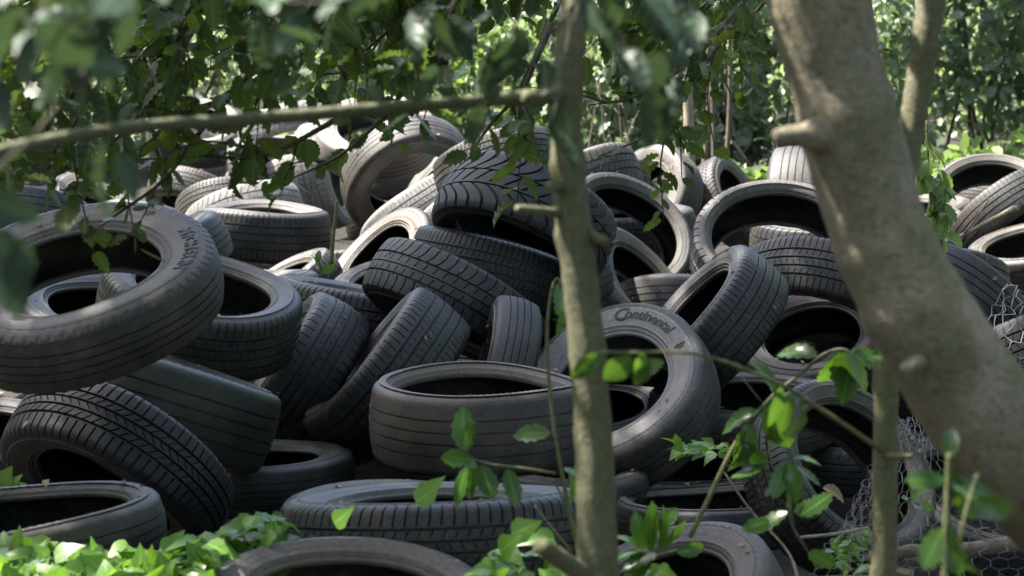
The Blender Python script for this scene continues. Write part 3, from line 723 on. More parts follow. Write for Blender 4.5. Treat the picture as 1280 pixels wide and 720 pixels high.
# ------------------------------------------------------------------ ground: a bank of soil that rises under the pile
GX = np.arange(-9, 9.01, 0.12); GY = np.concatenate([np.arange(0.2, 16, 0.12), np.arange(16, 40, 0.8)])
gx, gy = np.meshgrid(GX, GY)
def base_ground(x, y):
    g = .10 + .045 * np.clip(y - 4, 0, 8) + .115 * np.clip(y - 13.5, 0, 6) + .03 * np.clip(y - 19.5, 0, 30)
    g = g + .30 * np.exp(-((y - 3.2) / .55) ** 2) * np.exp(-((x + .75) / .55) ** 2)
    g = g + .04 * np.sin(x * 1.7 + 1) * np.cos(y * 1.3) + .02 * np.sin(x * 4.1 + y * 3)
    return g
g0 = base_ground(gx, gy)
lim = np.full(g0.shape, 9.0)
angs = np.linspace(0, 2 * pi, 40, endpoint=False)
for t in TY.values():
    for rr in (t['rim'], 1.0, (t['rim'] + 1) / 2):
        for s in (-.5, .5):
            p = t['c'] + t['R'] * rr * (np.cos(angs)[:, None] * t['e1'] + np.sin(angs)[:, None] * t['e2']) + t['n'] * s * t['W']
            i = np.clip(np.round((p[:, 1] - .2) / .12).astype(int), 0, len(GY) - 1); j = np.clip(np.round((p[:, 0] + 9) / .12).astype(int), 0, len(GX) - 1)
            ok = p[:, 1] < 15.9
            np.minimum.at(lim, (i[ok], j[ok]), p[ok, 2] - .02)
pile = lim < 8
g = g0.copy()
goal = np.where(pile, np.clip(lim, g0 - .35, g0 - .14), g0)
for it in range(60):
    m = (np.roll(g, 1, 0) + np.roll(g, -1, 0) + np.roll(g, 1, 1) + np.roll(g, -1, 1)) / 4
    m[0], m[-1], m[:, 0], m[:, -1] = g0[0], g0[-1], g0[:, 0], g0[:, -1]
    g = np.where(pile, .35 * m + .65 * goal, .93 * m + .07 * g0)
    g = np.where(pile, np.minimum(g, np.minimum(lim, g0 - .08)), g)
def ground_z(x, y):
    i = np.clip(np.searchsorted(GY, y), 1, len(GY) - 1); j = np.clip(np.searchsorted(GX, x), 1, len(GX) - 1)
    fy = np.clip((y - GY[i - 1]) / (GY[i] - GY[i - 1]), 0, 1); fx = np.clip((x - GX[j - 1]) / (GX[j] - GX[j - 1]), 0, 1)
    return (g[i - 1, j - 1] * (1 - fx) + g[i - 1, j] * fx) * (1 - fy) + (g[i, j - 1] * (1 - fx) + g[i, j] * fx) * fy
# a wide sheet carries the same ground on to the horizon
far = 120.0
xs = np.concatenate([[-far, -40, -20], GX, [20, 40, far]]); ys = np.concatenate([[-30, -8], GY, [60, 90, 200]])
full = np.zeros((len(ys), len(xs)))
full[2:-3, 3:-3] = g
full[2:-3, :3] = g[:, :1]; full[2:-3, -3:] = g[:, -1:]
full[:2] = full[2:3]; full[-3:] = full[-4:-3]
fx_, fy_ = np.meshgrid(xs, ys)
m, n = full.shape; idx = np.arange(m * n).reshape(m, n)
q = np.stack([idx[:-1, :-1], idx[:-1, 1:], idx[1:, 1:], idx[1:, :-1]], -1).reshape(-1, 4)
tag(mesh_obj('ground', np.stack([fx_, fy_, full], -1).reshape(-1, 3), q, M_SOIL), kind='structure')

# ------------------------------------------------------------------ trees close to the camera
def trunk_path(pts, n=40): return px(pts, n)

def crown(tub, lv, base, reach, n_limb, leaf, tint=(0, 1), twigs=7, flat=0.35):
    """limbs spreading from base, twigs along them, leaves on the twigs"""
    for k in range(n_limb):
        d = np.array(reach(k)); L = np.linalg.norm(d)
        path = smooth_path([base, base + d * .5 + np.array([0, 0, .12 * L]) + rand_dirs(1)[0] * .1 * L, base + d], 12)
        tub.add(path, np.linspace(.02, .006, 12), 6)
        for j in range(twigs):
            f = RNG.uniform(.25, 1.0); b = path[int(f * 11)]
            dd = rand_dirs(1)[0] * np.array([1, 1, flat]); dd = unit(dd + .5 * unit(d)); Lt = RNG.uniform(.35, .8)
            q = smooth_path([b, b + dd * Lt * .5 + rand_dirs(1)[0] * .05, b + dd * Lt + np.array([0, 0, -.12 * Lt])], 8)
            leafy_twig(tub, lv, q, .005, .0015, int(Lt / leaf * 2.0), leaf, .1, .4, .9, tint, sub=3, sub_len=.28, sides=4)

# slender sapling in front
ta = empty('sapling_tree', at(747, 720, 2.5) * np.array([1, 1, 0]) + np.array([0, 0, ground_z(.11, 2.4)]))
tag(ta, 'slender olive trunk rising straight up in front of the tyres, with one long level branch', 'tree')
tb = Tubes()
p = trunk_path([(752, 1100, 2.5), (750, 800, 2.5), (747, 690, 2.5), (744, 590, 2.5), (738, 480, 2.5), (729, 380, 2.5), (719, 300, 2.5), (712, 230, 2.5), (708, 150, 2.5), (712, 60, 2.5), (719, -20, 2.52), (724, -200, 2.6), (700, -600, 2.7), (640, -1000, 2.9)], 90)
r = np.interp(np.linspace(0, 13, 90), [0, 1, 2, 4, 6, 8, 10, 12, 13], [.031, .0275, .0262, .0241, .0233, .0212, .0182, .017, .012])
for cu_, am in ((42, .10), (50, .12), (30, .08), (58, .10)): r = r * (1 + am * np.exp(-((np.arange(90) - cu_) / 1.1) ** 2))
tb.add(p, r, 14, .03)
tb.build('trunk', M_SAPLING, ta)
tb = Tubes()
tb.add(px([(705, 118, 2.5), (660, 121, 2.48), (600, 126, 2.45), (450, 138, 2.35), (330, 148, 2.28), (180, 158, 2.15), (60, 176, 2.0), (-60, 205, 1.85), (-200, 235, 1.7)], 40), np.linspace(.0098, .0060, 40) * (1 + .12 * np.exp(-((np.arange(40) % 13 - 6) / 1.2) ** 2)), 9, .05)
tb.build('branch', M_BRANCH, ta)
STUBS = []
def stub(path, r, mat=M_SAPLING, sides=9, par=None, nm='stub', b=.05):
    t_ = Tubes(); t_.add(path, r, sides, b); t_.build(nm, mat, par)
stub(px([(712, 112, 2.5), (672, 122, 2.46), (655, 120, 2.45)], 6), [.016, .015, .011, .011, .0105, .010], par=ta)
stub(px([(712, 268, 2.5), (680, 264, 2.47), (646, 261, 2.44)], 6), np.linspace(.0075, .0052, 6), par=ta)
stub(px([(712, 232, 2.5), (690, 233, 2.46), (684, 236, 2.45)], 5), np.linspace(.009, .006, 5), par=ta)
stub(px([(738, 296, 2.5), (752, 300, 2.47), (760, 302, 2.46)], 5), np.linspace(.009, .005, 5), par=ta)
stub(px([(738, 722, 2.5), (705, 702, 2.44), (676, 682, 2.38)], 8), np.linspace(.014, .0108, 8), par=ta)
tb, lv = Tubes(), Leaves()
apex = p[-1]
crown(tb, lv, p[-12], lambda k: (1.1 * cos(k * 1.3), 1.0 * sin(k * 1.3) + .2, RNG.uniform(.1, .5)), 4, .065, twigs=6)
tb.build('twig', M_TWIG, ta); lv.build('foliage', HOLLY, M_HOLLY, ta); tb, lv = Tubes(), Leaves()
# big blurred leaves hanging close to the lens, upper left, and near the trunk
def hang(u0, u1, v0, v1, d0, d1, n, size, dirv=(-.3, 0, -.8), tint=(0, .6)):
    for k in range(n):
        b = at(RNG.uniform(u0, u1), RNG.uniform(v0, v1), RNG.uniform(d0, d1))
        dd = unit(np.array(dirv) + .8 * rand_dirs(1)[0]); L_ = RNG.uniform(.10, .2)
        q = smooth_path([b - dd * L_ * .6 + np.array([0, 0, .05]), b, b + dd * L_ * .5], 6)
        leafy_twig(tb, lv, q, .0022, .001, 4, size, .1, .5, .8, tint, sides=4)
hang(-60, 330, -70, 40, 1.3, 2.0, 10, .054)
hang(330, 700, -60, 40, 1.7, 2.4, 8, .056)
for (u, v, dx, dz, s_) in ((-8, 285, .5, -1, .062), (30, 300, -.2, -1, .06), (5, 330, .3, -1, .058), (-15, 250, .8, -.3, .055)): lv.add(at(u, v, 1.45), np.array([dx, 0, dz]), np.array([.45, -1, -.1]) + .15 * rand_dirs(1)[0], s_ * .75, .15)
hang(60, 180, 110, 150, 1.5, 1.9, 2, .055)
hang(640, 730, 60, 120, 1.9, 2.3, 2, .06)
hang(740, 870, -40, 30, 1.7, 2.2, 4, .065, (0, 0, -.8), (0, .3))
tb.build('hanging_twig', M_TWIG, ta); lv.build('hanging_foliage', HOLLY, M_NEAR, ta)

# big leaning trunk on the right
tl = empty('leaning_tree', at(1420, 800, 2.5) * np.array([1, 1, 0]) + np.array([0, 0, ground_z(.9, 2.3)]))
tag(tl, 'thick grey brown leaning trunk on the right with one short cut stub', 'tree')
tb = Tubes()
pts = [(1700, 1250, 2.6), (1560, 930, 2.5), (1420, 735, 2.42), (1300, 605, 2.36), (1222, 508, 2.32), (1168, 425, 2.3), (1128, 355, 2.3), (1098, 285, 2.3), (1070, 190, 2.3), (1048, 100, 2.3), (1025, 10, 2.3), (1000, -90, 2.32), (955, -300, 2.4), (900, -700, 2.6), (860, -1200, 2.9)]
p = trunk_path(pts, 110)
r = np.interp(np.linspace(0, 14, 110), range(15), [.092, .083, .073, .071, .069, .065, .0605, .0585, .0600, .0570, .0605, .058, .054, .046, .03])
for cu_, am in ((66, .05), (44, .05), (52, .03)): r = r * (1 + am * np.exp(-((np.arange(110) - cu_) / 2.0) ** 2))
tb.add(p, r, 30, .012)
tb.build('trunk', M_BARK, tl)
tb = Tubes()
tb.add(px([(1062, 172, 2.3), (1020, 168, 2.26), (998, 168, 2.25), (978, 171, 2.235), (968, 172, 2.23)], 10), [.052, .036, .024, .0165, .0130, .0118, .0110, .0112, .0102, .0075], 16, .10)
tb.build('stub', M_BARK, tl)
tb = Tubes()
tb.add(px([(1160, 452, 2.27), (1142, 455, 2.22), (1128, 464, 2.2)], 7), np.linspace(.012, .0055, 7), 8, .06)
tb.build('broken_twig', M_BARK, tl)
tb, lv = Tubes(), Leaves()
crown(tb, lv, p[-14], lambda k: (1.5 * cos(k * 1.1 + .4), 1.3 * sin(k * 1.1 + .4) + .5, RNG.uniform(.1, .6)), 5, .07, twigs=7)
tb.build('twig', M_TWIG, tl); lv.build('foliage', OVAL, M_HOLLY, tl)

# thin green stem crossing behind it
tg = empty('stem_tree', at(1103, 760, 2.75) * np.array([1, 1, 0]) + np.array([0, 0, ground_z(.53, 2.6)]))
tag(tg, 'thin mossy green stem passing behind the leaning trunk', 'tree')
tb = Tubes()
p = trunk_path([(1100, 1050, 2.75), (1104, 800, 2.75), (1105, 700, 2.75), (1107, 560, 2.75), (1108, 440, 2.75), (1114, 330, 2.78), (1130, 225, 2.8), (1142, 150, 2.8), (1152, 80, 2.8), (1164, 0, 2.8), (1180, -120, 2.85), (1230, -420, 3.0), (1260, -800, 3.2)], 80)
r = np.interp(np.linspace(0, 12, 80), [0, 2, 4, 6, 8, 9, 12], [.0195, .0185, .0172, .018, .0205, .0215, .012])
for cu_ in (24, 31): r = r * (1 + .10 * np.exp(-((np.arange(80) - cu_) / 1.0) ** 2))
tb.add(p, r, 12, .03)
tb.build('trunk', M_SAPLING, tg)
tb, lv = Tubes(), Leaves()
stub(px([(1107, 570, 2.74), (1125, 571, 2.7), (1140, 570, 2.68)], 5), np.linspace(.006, .004, 5), M_GREENTWIG, 7, tg)
# long side twig arching left across the pile
leafy_twig(tb, lv, px([(1106, 566, 2.74), (1060, 534, 2.7), (1020, 508, 2.66), (975, 480, 2.6), (905, 452, 2.5), (850, 440, 2.42), (795, 441, 2.36), (752, 440, 2.3)], 26), .0040, .0016, 0, .05)
for (u, v, d, dx, dz, s, t_) in ((812, 448, 2.37, -.3, -.6, .04, .5), (800, 440, 2.36, .1, -1, .042, .8), (830, 452, 2.38, -.8, -.35, .035, .6), (790, 445, 2.33, -.5, -.5, .05, .3), (988, 490, 2.6, -.2, -1, .06, .2), (1000, 498, 2.62, .3, -.9, .065, .3), (975, 482, 2.58, -.1, -1, .06, .15), (748, 442, 2.3, -.7, -.7, .045, .2), (1090, 445, 2.72, .6, .3, .045, .2)):
    lv.add(at(u, v, d), np.array([dx, RNG.normal(0, .3), dz]), unit(np.array([.3, -.8, .6]) + .4 * rand_dirs(1)[0]), s, t_)
tb.build('side_twig', M_GREENTWIG, tg); tb = Tubes()
crown(tb, lv, p[-10], lambda k: (.9 * cos(k * 1.7), .9 * sin(k * 1.7) + .3, RNG.uniform(.1, .4)), 3, .06, twigs=5)
tb.build('twig', M_GREENTWIG, tg); lv.build('foliage', OVAL, M_SPRIG, tg)

# holly tree off to the left whose boughs hang over the pile
hb = np.array([-2.6, 3.9, ground_z(-2.6, 3.9)])
th_ = empty('holly_tree', hb)
tag(th_, 'dark spiny leaved holly whose boughs hang across the upper left over the tyres', 'tree')
tb = Tubes()
tb.add(smooth_path([hb + np.array([0, 0, -.1]), hb + np.array([.05, .05, 1.0]), hb + np.array([.0, .15, 2.2]), hb + np.array([.15, .2, 3.6])], 30), np.linspace(.10, .04, 30), 14, .03)
tb.build('trunk', M_BARK, th_)
tb, lv = Tubes(), Leaves()
B = lambda *pts, **k: leafy_twig(tb, lv, px(pts, 18), k.get('r0', .007), .0018, k.get('n', 12), k.get('s', .062), k.get('lo', .05), k.get('droop', .18), .9, k.get('t', (0, .8)), k.get('sub', 4), k.get('L', .22))
tb.add(smooth_path([hb + np.array([.02, .1, 1.55]), at(-200, 30, 4.1), at(60, 20, 4.1), at(360, 0, 4.2), at(700, -30, 4.3)], 24), np.linspace(.03, .008, 24), 8)
tb.add(smooth_path([hb + np.array([.02, .1, 1.9]), at(-200, -120, 4.4), at(260, -110, 4.4), at(700, -130, 4.5), at(1000, -110, 4.6)], 24), np.linspace(.035, .01, 24), 8)
B((380, -20, 4.1), (320, 80, 4.05), (250, 165, 4.0), (205, 225, 4.0), (150, 265, 4.0), (104, 298, 4.0), n=13, sub=2, s=.042, L=.14)
B((360, 90, 3.95), (300, 108, 3.95), (245, 140, 3.95), (222, 143, 3.95), n=5, sub=2)
B((560, 10, 4.2), (500, 120, 4.15), (455, 170, 4.1), (415, 200, 4.1), (360, 225, 4.1), n=11, sub=1)
B((700, 0, 4.4), (650, 110, 4.3), (610, 160, 4.3), (585, 200, 4.3), n=10, sub=1)
B((690, 30, 4.3), (650, 130, 4.25), (660, 180, 4.25), n=8, sub=1)
B((420, 150, 4.0), (330, 195, 4.0), (250, 195, 4.0), (170, 200, 4.0), n=13, sub=3, s=.054, droop=.3)
B((120, 60, 4.0), (100, 140, 3.9), (70, 185, 3.9), (56, 225, 3.9), n=11, sub=3, s=.052)
B((20, 20, 3.9), (-10, 140, 3.8), (10, 210, 3.8), n=12, sub=4)
B((240, 40, 4.1), (200, 110, 4.0), (160, 160, 4.0), (120, 195, 4.0), n=12, sub=3, s=.052)
B((470, 0, 4.2), (430, 80, 4.2), (425, 140, 4.1), n=8, sub=1)
B((940, -10, 4.6), (870, 70, 4.5), (800, 118, 4.4), (735, 132, 4.4), n=8, sub=3, s=.055)
B((930, 10, 4.7), (860, 110, 4.6), (815, 165, 4.5), (750, 195, 4.5), n=8, sub=3, s=.055)
B((860, -40, 4.4), (830, 30, 4.4), (790, 90, 4.4), n=10, sub=4, s=.06)
B((1000, -40, 4.8), (930, 20, 4.8), (890, 80, 4.8), n=7, sub=3, s=.055)
for k in range(46):
    u = RNG.uniform(-60, 660); v = RNG.uniform(-60, 44) + (16 if u < 330 else 0)
    d = RNG.uniform(3.3, 4.8)
    B((u + RNG.uniform(30, 90), v - 70, d), (u, v, d), (u - RNG.uniform(20, 80), v + RNG.uniform(20, 60), d), n=8, sub=3, L=.2, s=.064)
for k in range(10):
    u = RNG.uniform(700, 960); v = RNG.uniform(-70, 20); d = RNG.uniform(4.0, 5.2)
    B((u + 40, v - 60, d), (u, v, d), (u - 40, v + 40, d), n=7, sub=2, L=.18, s=.06)
tb.build('twig', M_TWIG, th_); lv.build('foliage', HOLLY, M_HOLLY, th_)
# ------------------------------------------------------------------ unseen tree added to shade the front of the pile
ob = np.array([-4.4, 8.2, ground_z(-4.4, 8.2)])
to = empty('added_shade_tree', ob)
tag(to, 'tree added out of view at the left, its leafy roof shading the pile', 'tree')
tb = Tubes()
tp = smooth_path([ob + np.array([0, 0, -.1]), ob + np.array([.1, 0, 1.6]), ob + np.array([.4, .2, 4.0]), ob + np.array([1.1, .6, 6.6])], 30)
tb.add(tp, np.linspace(.17, .08, 30), 16, .03)
tb.build('trunk', M_BARK, to)
tb, lv = Tubes(), Leaves()
for k in range(104):
    a_ = RNG.uniform(0, 2 * pi); q_ = RNG.uniform(0, 1) ** .5
    if k >= 88: e = np.array([RNG.uniform(-4.9, -3.6), RNG.uniform(5.3, 6.0), RNG.uniform(7.0, 8.2)])
    elif k >= 76: e = np.array([RNG.uniform(-3.6, -2.5), RNG.uniform(5.0, 5.6), RNG.uniform(7.0, 8.2)])
    else: e = np.array([-3.3 + 2.5 * q_ * cos(a_), 7.2 + 1.75 * q_ * sin(a_), RNG.uniform(7.0, 8.2)])
    path = smooth_path([tp[-3], (tp[-3] + e) / 2 + np.array([0, 0, .4]), e], 10)
    tb.add(path, np.linspace(.045, .008, 10), 6)
    n = 150
    cpos = e + RNG.normal(0, 1, (n, 3)) * np.array([.40, .40, .22])
    lv.add(cpos, unit(rand_dirs(n) + np.array([0, 0, -.4])), unit(np.array([0, 0, 1.0]) + .8 * rand_dirs(n)), RNG.uniform(.08, .13, n), RNG.uniform(0, 1, n))
tb.build('limb', M_BARK, to); lv.build('foliage', OVAL, M_HOLLY, to)

# ------------------------------------------------------------------ seedlings and sprigs between the tyres
def sprig(name, label, cat, base, stems, mat=M_SPRIG, tpl=WAVY, bmat=M_GREENTWIG, extra=()):
    t = empty(name, base); tag(t, label, cat)
    tb, lv = Tubes(), Leaves()
    for s in stems: leafy_twig(tb, lv, px(s['p'], s.get('m', 20)), s.get('r', .003), s.get('r1', .0014), s.get('n', 0), s.get('s', .06), s.get('lo', .1), s.get('droop', .4), .9, s.get('t', (.2, 1)), s.get('sub', 0), .12)
    for (u, v, d, du, dv, s, ti) in extra:
        dr = unit(CX * du - CU * dv + CF * RNG.normal(0, .25))
        lv.add(at(u, v, d), dr, unit(np.array([0, -.7, .7]) + .8 * rand_dirs(1)[0]), s * 1.05, ti * .85)
    tb.build('stem', bmat, t); lv.build('foliage', tpl, mat, t)
    return t

D = 3.25
b = at(722, 668, D)
sprig('seedling', 'thin upright seedling stem with a hooked pale tip, left of the slender trunk', 'seedling', b,
      [dict(p=[(724, 690, D), (712, 640, D), (702, 590, D), (692, 530, D), (685, 460, D), (684, 410, D), (688, 370, D), (694, 350, D), (699, 350, D), (701, 362, D)], r=.0042, r1=.0018),
       dict(p=[(695, 592, D), (650, 585, D - .03), (610, 580, D - .05), (590, 572, D - .06), (578, 560, D - .06)], r=.003, r1=.0018),
       dict(p=[(712, 640, D), (700, 615, D), (690, 600, D - .02)], r=.002),
       dict(p=[(715, 690, D), (690, 660, D), (668, 632, D)], r=.0022)],
      extra=[(582, 565, D - .06, -.1, -1, .072, .75), (590, 572, D - .06, -.95, .05, .05, .7), (592, 574, D - .07, -.25, 1, .062, .25), (584, 582, D - .08, -.35, 1, .068, .3),
             (602, 581, D - .06, .35, 1, .062, .2), (634, 586, D - .04, .3, 1, .062, .2), (688, 541, D, -1, -.0, .062, .3), (706, 584, D - .04, .5, .25, .038, 1.0), (712, 590, D - .04, .1, .3, .05, .9),
             (700, 352, D, .05, 1, .05, .95), (698, 372, D, .25, 1, .045, .9), (700, 395, D, .1, 1, .03, .9), (578, 562, D - .06, .3, -.9, .05, .6)])
D = 3.2
b = at(868, 668, D)
sprig('holly_seedling', 'arching holly seedling with drooping glossy leaves before the deep black tyre opening', 'seedling', b,
      [dict(p=[(862, 672, D), (885, 625, D), (905, 582, D), (925, 545, D), (952, 510, D), (975, 487, D), (1000, 468, D), (1025, 446, D), (1045, 437, D), (1058, 438, D), (1062, 446, D)], r=.0045, r1=.002, m=30),
       dict(p=[(905, 582, D), (935, 581, D), (962, 578, D), (985, 575, D)], r=.0018, r1=.001),
       dict(p=[(985, 630, D + .05), (992, 660, D + .05), (1010, 690, D + .05)], r=.003), dict(p=[(978, 590, D), (985, 615, D + .02), (992, 660, D + .05)], r=.002)],
      tpl=WAVY,
      extra=[(968, 492, D, -.35, -1, .062, .1), (955, 505, D, -.75, -.9, .075, .35), (1022, 446, D - .02, -1, -.35, .068, .45), (1050, 438, D, -.35, 1, .07, .6), (1056, 440, D - .02, .0, 1, .085, .7),
             (1062, 444, D, -.1, 1, .08, .55), (1064, 442, D, 1, .25, .055, .6), (1060, 441, D - .03, .5, .8, .07, .75), (948, 515, D, -.75, .15, .06, .35), (938, 527, D, -.2, 1, .07, .45),
             (952, 510, D, .5, 1, .075, .3), (960, 502, D - .03, .35, 1, .095, .25), (930, 548, D, -.1, .9, .05, .3), (928, 552, D, .6, .7, .06, .3), (958, 579, D, -.9, .4, .068, .2),
             (985, 575, D, .9, -.2, .05, .8), (985, 578, D, .3, 1, .062, .75), (980, 580, D, -.35, 1, .06, .7), (995, 582, D, .9, .6, .05, .8), (990, 600, D, -.2, 1, .05, .6),
             (985, 640, D + .04, -.85, .4, .06, .3), (992, 640, D + .04, .8, -.1, .066, .25), (1000, 645, D + .04, 1, -.6, .07, .3), (972, 600, D, -.6, .6, .035, .8), (1010, 690, D + .05, .6, .3, .05, .4), (962, 650, D + .04, -.9, .3, .05, .3)])
D = 3.35
sprig('laurel_sprig', 'clump of upright glossy green leaves beside the slender trunk near the bottom', 'seedling', at(818, 690, D),
      [dict(p=[(815, 700, D), (815, 670, D), (822, 640, D)], r=.003)],
      extra=[(815, 690, D, -.05, -1, .09, .7), (822, 690, D, .3, -1, .085, .75), (808, 686, D, -.4, -1, .065, .6), (832, 684, D, .55, -.8, .06, .65), (812, 692, D - .05, -1, -.1, .06, .15), (822, 692, D - .06, -.9, .25, .065, .1),
             (800, 688, D - .02, -.7, -.8, .05, .2), (845, 690, D, .9, -.1, .055, .5), (826, 662, D, .5, -.7, .05, .8), (815, 700, D - .06, -.6, .4, .06, .2)])
D = 2.15
sprig('shoot', 'soft blurred green shoots standing in front of the chicken wire at lower right', 'seedling', at(1185, 720, D),
      [dict(p=[(1180, 740, D), (1182, 680, D), (1184, 620, D), (1186, 566, D)], r=.0042, r1=.003), dict(p=[(1196, 700, D - .05), (1205, 650, D - .05), (1222, 592, D - .05)], r=.003, r1=.002)],
      extra=[(1186, 575, D, .1, -1, .035, .2), (1188, 600, D, .8, .3, .05, .15), (1182, 600, D - .02, -1, .0, .042, .45), (1186, 585, D, .3, 1, .045, .3), (1190, 650, D - .1, .05, 1, .062, .1), (1184, 665, D, .3, 1, .05, .7),
             (1215, 628, D - .1, .9, .2, .05, .25), (1178, 660, D, -.4, 1, .05, .7), (1196, 640, D, .8, -.2, .04, .5)])
D = 5.9
sprig('pale_seedling', 'tiny pale seedling between the toothed black tyre and the smallish flat tyre', 'seedling', at(402, 345, 7.0),
      [dict(p=[(414, 330, 7.0), (417, 290, 7.0), (422, 250, 7.0)], r=.008, r1=.006), dict(p=[(402, 345, 7.0), (400, 330, 7.0), (396, 320, 7.0)], r=.004)],
      extra=[(398, 334, 7.0, -.2, -1, .055, 1.0), (400, 340, 7.0, .8, -.3, .06, 1.0), (404, 344, 7.0, -.3, .3, .06, .9), (396, 330, 7.0, .2, -1, .05, 1.0)])

# ivy creeping over the soil in front: nobody could count it
lv, tb = Leaves(), Tubes()
def ivy_patch(u0, u1, vtop, vbot, d0, d1, n, size=.062):
    for k in range(n):
        u = RNG.uniform(u0, u1); f = RNG.uniform(0, 1)
        v = vtop(u) + (vbot - vtop(u)) * f; d = d1 + (d0 - d1) * f + RNG.normal(0, .04)
        p = at(u, v, d)
        lv.add(p, unit(rand_dirs(1)[0] * np.array([1, .8, .5]) + np.array([0, -.35, .1])), unit(np.array([0, -.35, 1.0]) + .75 * rand_dirs(1)[0]), size * RNG.uniform(.55, 1.15), RNG.uniform(0, 1))
def ivy_top(u): return np.interp(u, [-40, 60, 130, 200, 240, 290, 330, 350, 372], [682, 672, 677, 682, 672, 652, 634, 634, 660])
ivy_patch(-40, 275, lambda u: ivy_top(u) + 10, 760, 3.2, 3.62, 520, .056)
ivy_patch(250, 365, lambda u: ivy_top(u) + 8, 735, 3.70, 3.76, 130, .052)
ivy_patch(605, 700, lambda u: 672, 740, 3.3, 3.5, 26)
ivy_patch(770, 830, lambda u: 680, 730, 3.4, 3.5, 8)
ivy_patch(845, 925, lambda u: 552, 566, 5.0, 5.25, 40, .042)
ivy_patch(1035, 1095, lambda u: 655 + (1095 - u) * .4, 715, 4.25, 4.4, 60, .030)
ivy_patch(1125, 1165, lambda u: 612, 640, 4.3, 4.4, 10, .035)
for (u, v, d, s) in ((530, 622, 3.55, .05), (418, 655, 3.5, .05), (520, 628, 3.5, .05), (2, 606, 4.7, .06), (12, 612, 4.7, .05), (5, 618, 4.7, .06), (640, 668, 3.4, .06), (625, 690, 3.35, .06)):
    lv.add(at(u, v, d), unit(np.array([.6, -.2, .5]) + .3 * rand_dirs(1)[0]), np.array([0, -.8, .6]), s, .8)
iv = lv.build('ivy', IVYL, M_IVY)
tag(iv, 'bright green ivy leaves creeping over the ground at lower left', 'ivy', kind='stuff')

# leaf litter and twiglets lying on the tyres and the soil
lv = Leaves()
keys = list(TY)
for k in range(2600):
    t = TY[keys[RNG.integers(len(keys))]]
    a_ = RNG.uniform(0, 2 * pi); side = RNG.random() < .55
    e = cos(a_) * t['e1'] + sin(a_) * t['e2']
    if side:
        sg = 1 if t['n'][2] > 0 else -1
        nrm = t['n'] * sg; rr = RNG.uniform(t['rim'] + .1, .88); p = t['c'] + e * t['R'] * rr + nrm * t['W'] * .5
    else:
        nrm = e; z = RNG.uniform(-.38, .38); p = t['c'] + e * t['R'] * 1.002 + t['n'] * z * t['W']
    if nrm[2] < .25: continue
    d = unit(np.cross(nrm, rand_dirs(1)[0]))
    lv.add(p + nrm * .003, d, unit(nrm + .3 * rand_dirs(1)[0]), RNG.uniform(.006, .020) * (1 if RNG.random() < .93 else 2.2), RNG.uniform(0, 1))
n = 2600
gxx, gyy = RNG.uniform(-3.2, 3.2, n), RNG.uniform(3, 15, n); gzz = ground_z(gxx, gyy)
lv.add(np.stack([gxx, gyy, gzz + .008], 1), unit(rand_dirs(n) * np.array([1, 1, .25])), unit(np.array([0, 0, 1.0]) + .5 * rand_dirs(n)), RNG.uniform(.02, .055, n), RNG.uniform(0, .8, n))
tag(lv.build('leaf_litter', SMALL, M_DEAD), 'dry brown leaf flecks lying on the tyres and in the gaps between them', 'leaf litter', kind='stuff')

# single dead leaf inside the deep opening, broken twigs
t = empty('dead_leaf', at(1035, 612, 4.85)); tag(t, 'curled pale dead leaf caught in the deep black tyre opening', 'leaf')
lv = Leaves(); lv.add(at(1028, 610, 4.85), np.array([.85, 0, -.2]), np.array([.1, -.6, .7]), .07, .5); lv.build('leaf_blade', WAVY, M_DEAD, t)
tb = Tubes()
tb.add(px([(1160, 306, 6.2), (1190, 300, 6.15), (1225, 283, 6.1), (1250, 270, 6.05), (1271, 260, 6.0)], 14), np.linspace(.006, .011, 14), 7, .05)
tb.add(px([(1205, 292, 6.12), (1222, 270, 6.1), (1236, 250, 6.1)], 7), np.linspace(.004, .002, 7), 5)
tag(tb.build('broken_twig', M_PALE), 'broken pale twig lying over the tyres at the right edge', 'twig')
tb = Tubes()
tb.add(px([(1085, 700, 4.15), (1130, 690, 4.15), (1200, 688, 4.2), (1290, 676, 4.3)], 20), np.linspace(.013, .017, 20), 10, .08)
tag(tb.build('fallen_branch', M_FARBARK), 'fallen brown branch lying across the foot of the chicken wire', 'branch')
tb = Tubes()
tb.add(px([(905, 590, 3.9), (940, 640, 3.9), (985, 690, 3.9), (1000, 735, 3.85)], 14), np.linspace(.0022, .004, 14), 5, .05)
tb.add(px([(1000, 672, 4.0), (1040, 668, 4.0), (1085, 660, 4.05)], 8), .0035, 5)
tag(tb.build('dry_twig', M_PALE), 'dry bent twigs leaning on the big open tyre below the drooping holly leaves', 'twig')
# leafy ivy strand hanging beside the leaning trunk, behind it
sprig('ivy_strand', 'hanging strand of yellow green ivy beside the right edge of the leaning trunk', 'ivy', at(1160, 300, 5.2),
      [dict(p=[(1158, 150, 5.2), (1160, 200, 5.2), (1163, 250, 5.2), (1168, 300, 5.2)], n=26, s=.07, droop=1.2, r=.004, t=(.4, 1)), dict(p=[(1170, 200, 5.25), (1180, 240, 5.2), (1185, 290, 5.2)], n=16, s=.06, droop=1.2, r=.003, t=(.4, 1))], mat=M_LIME)

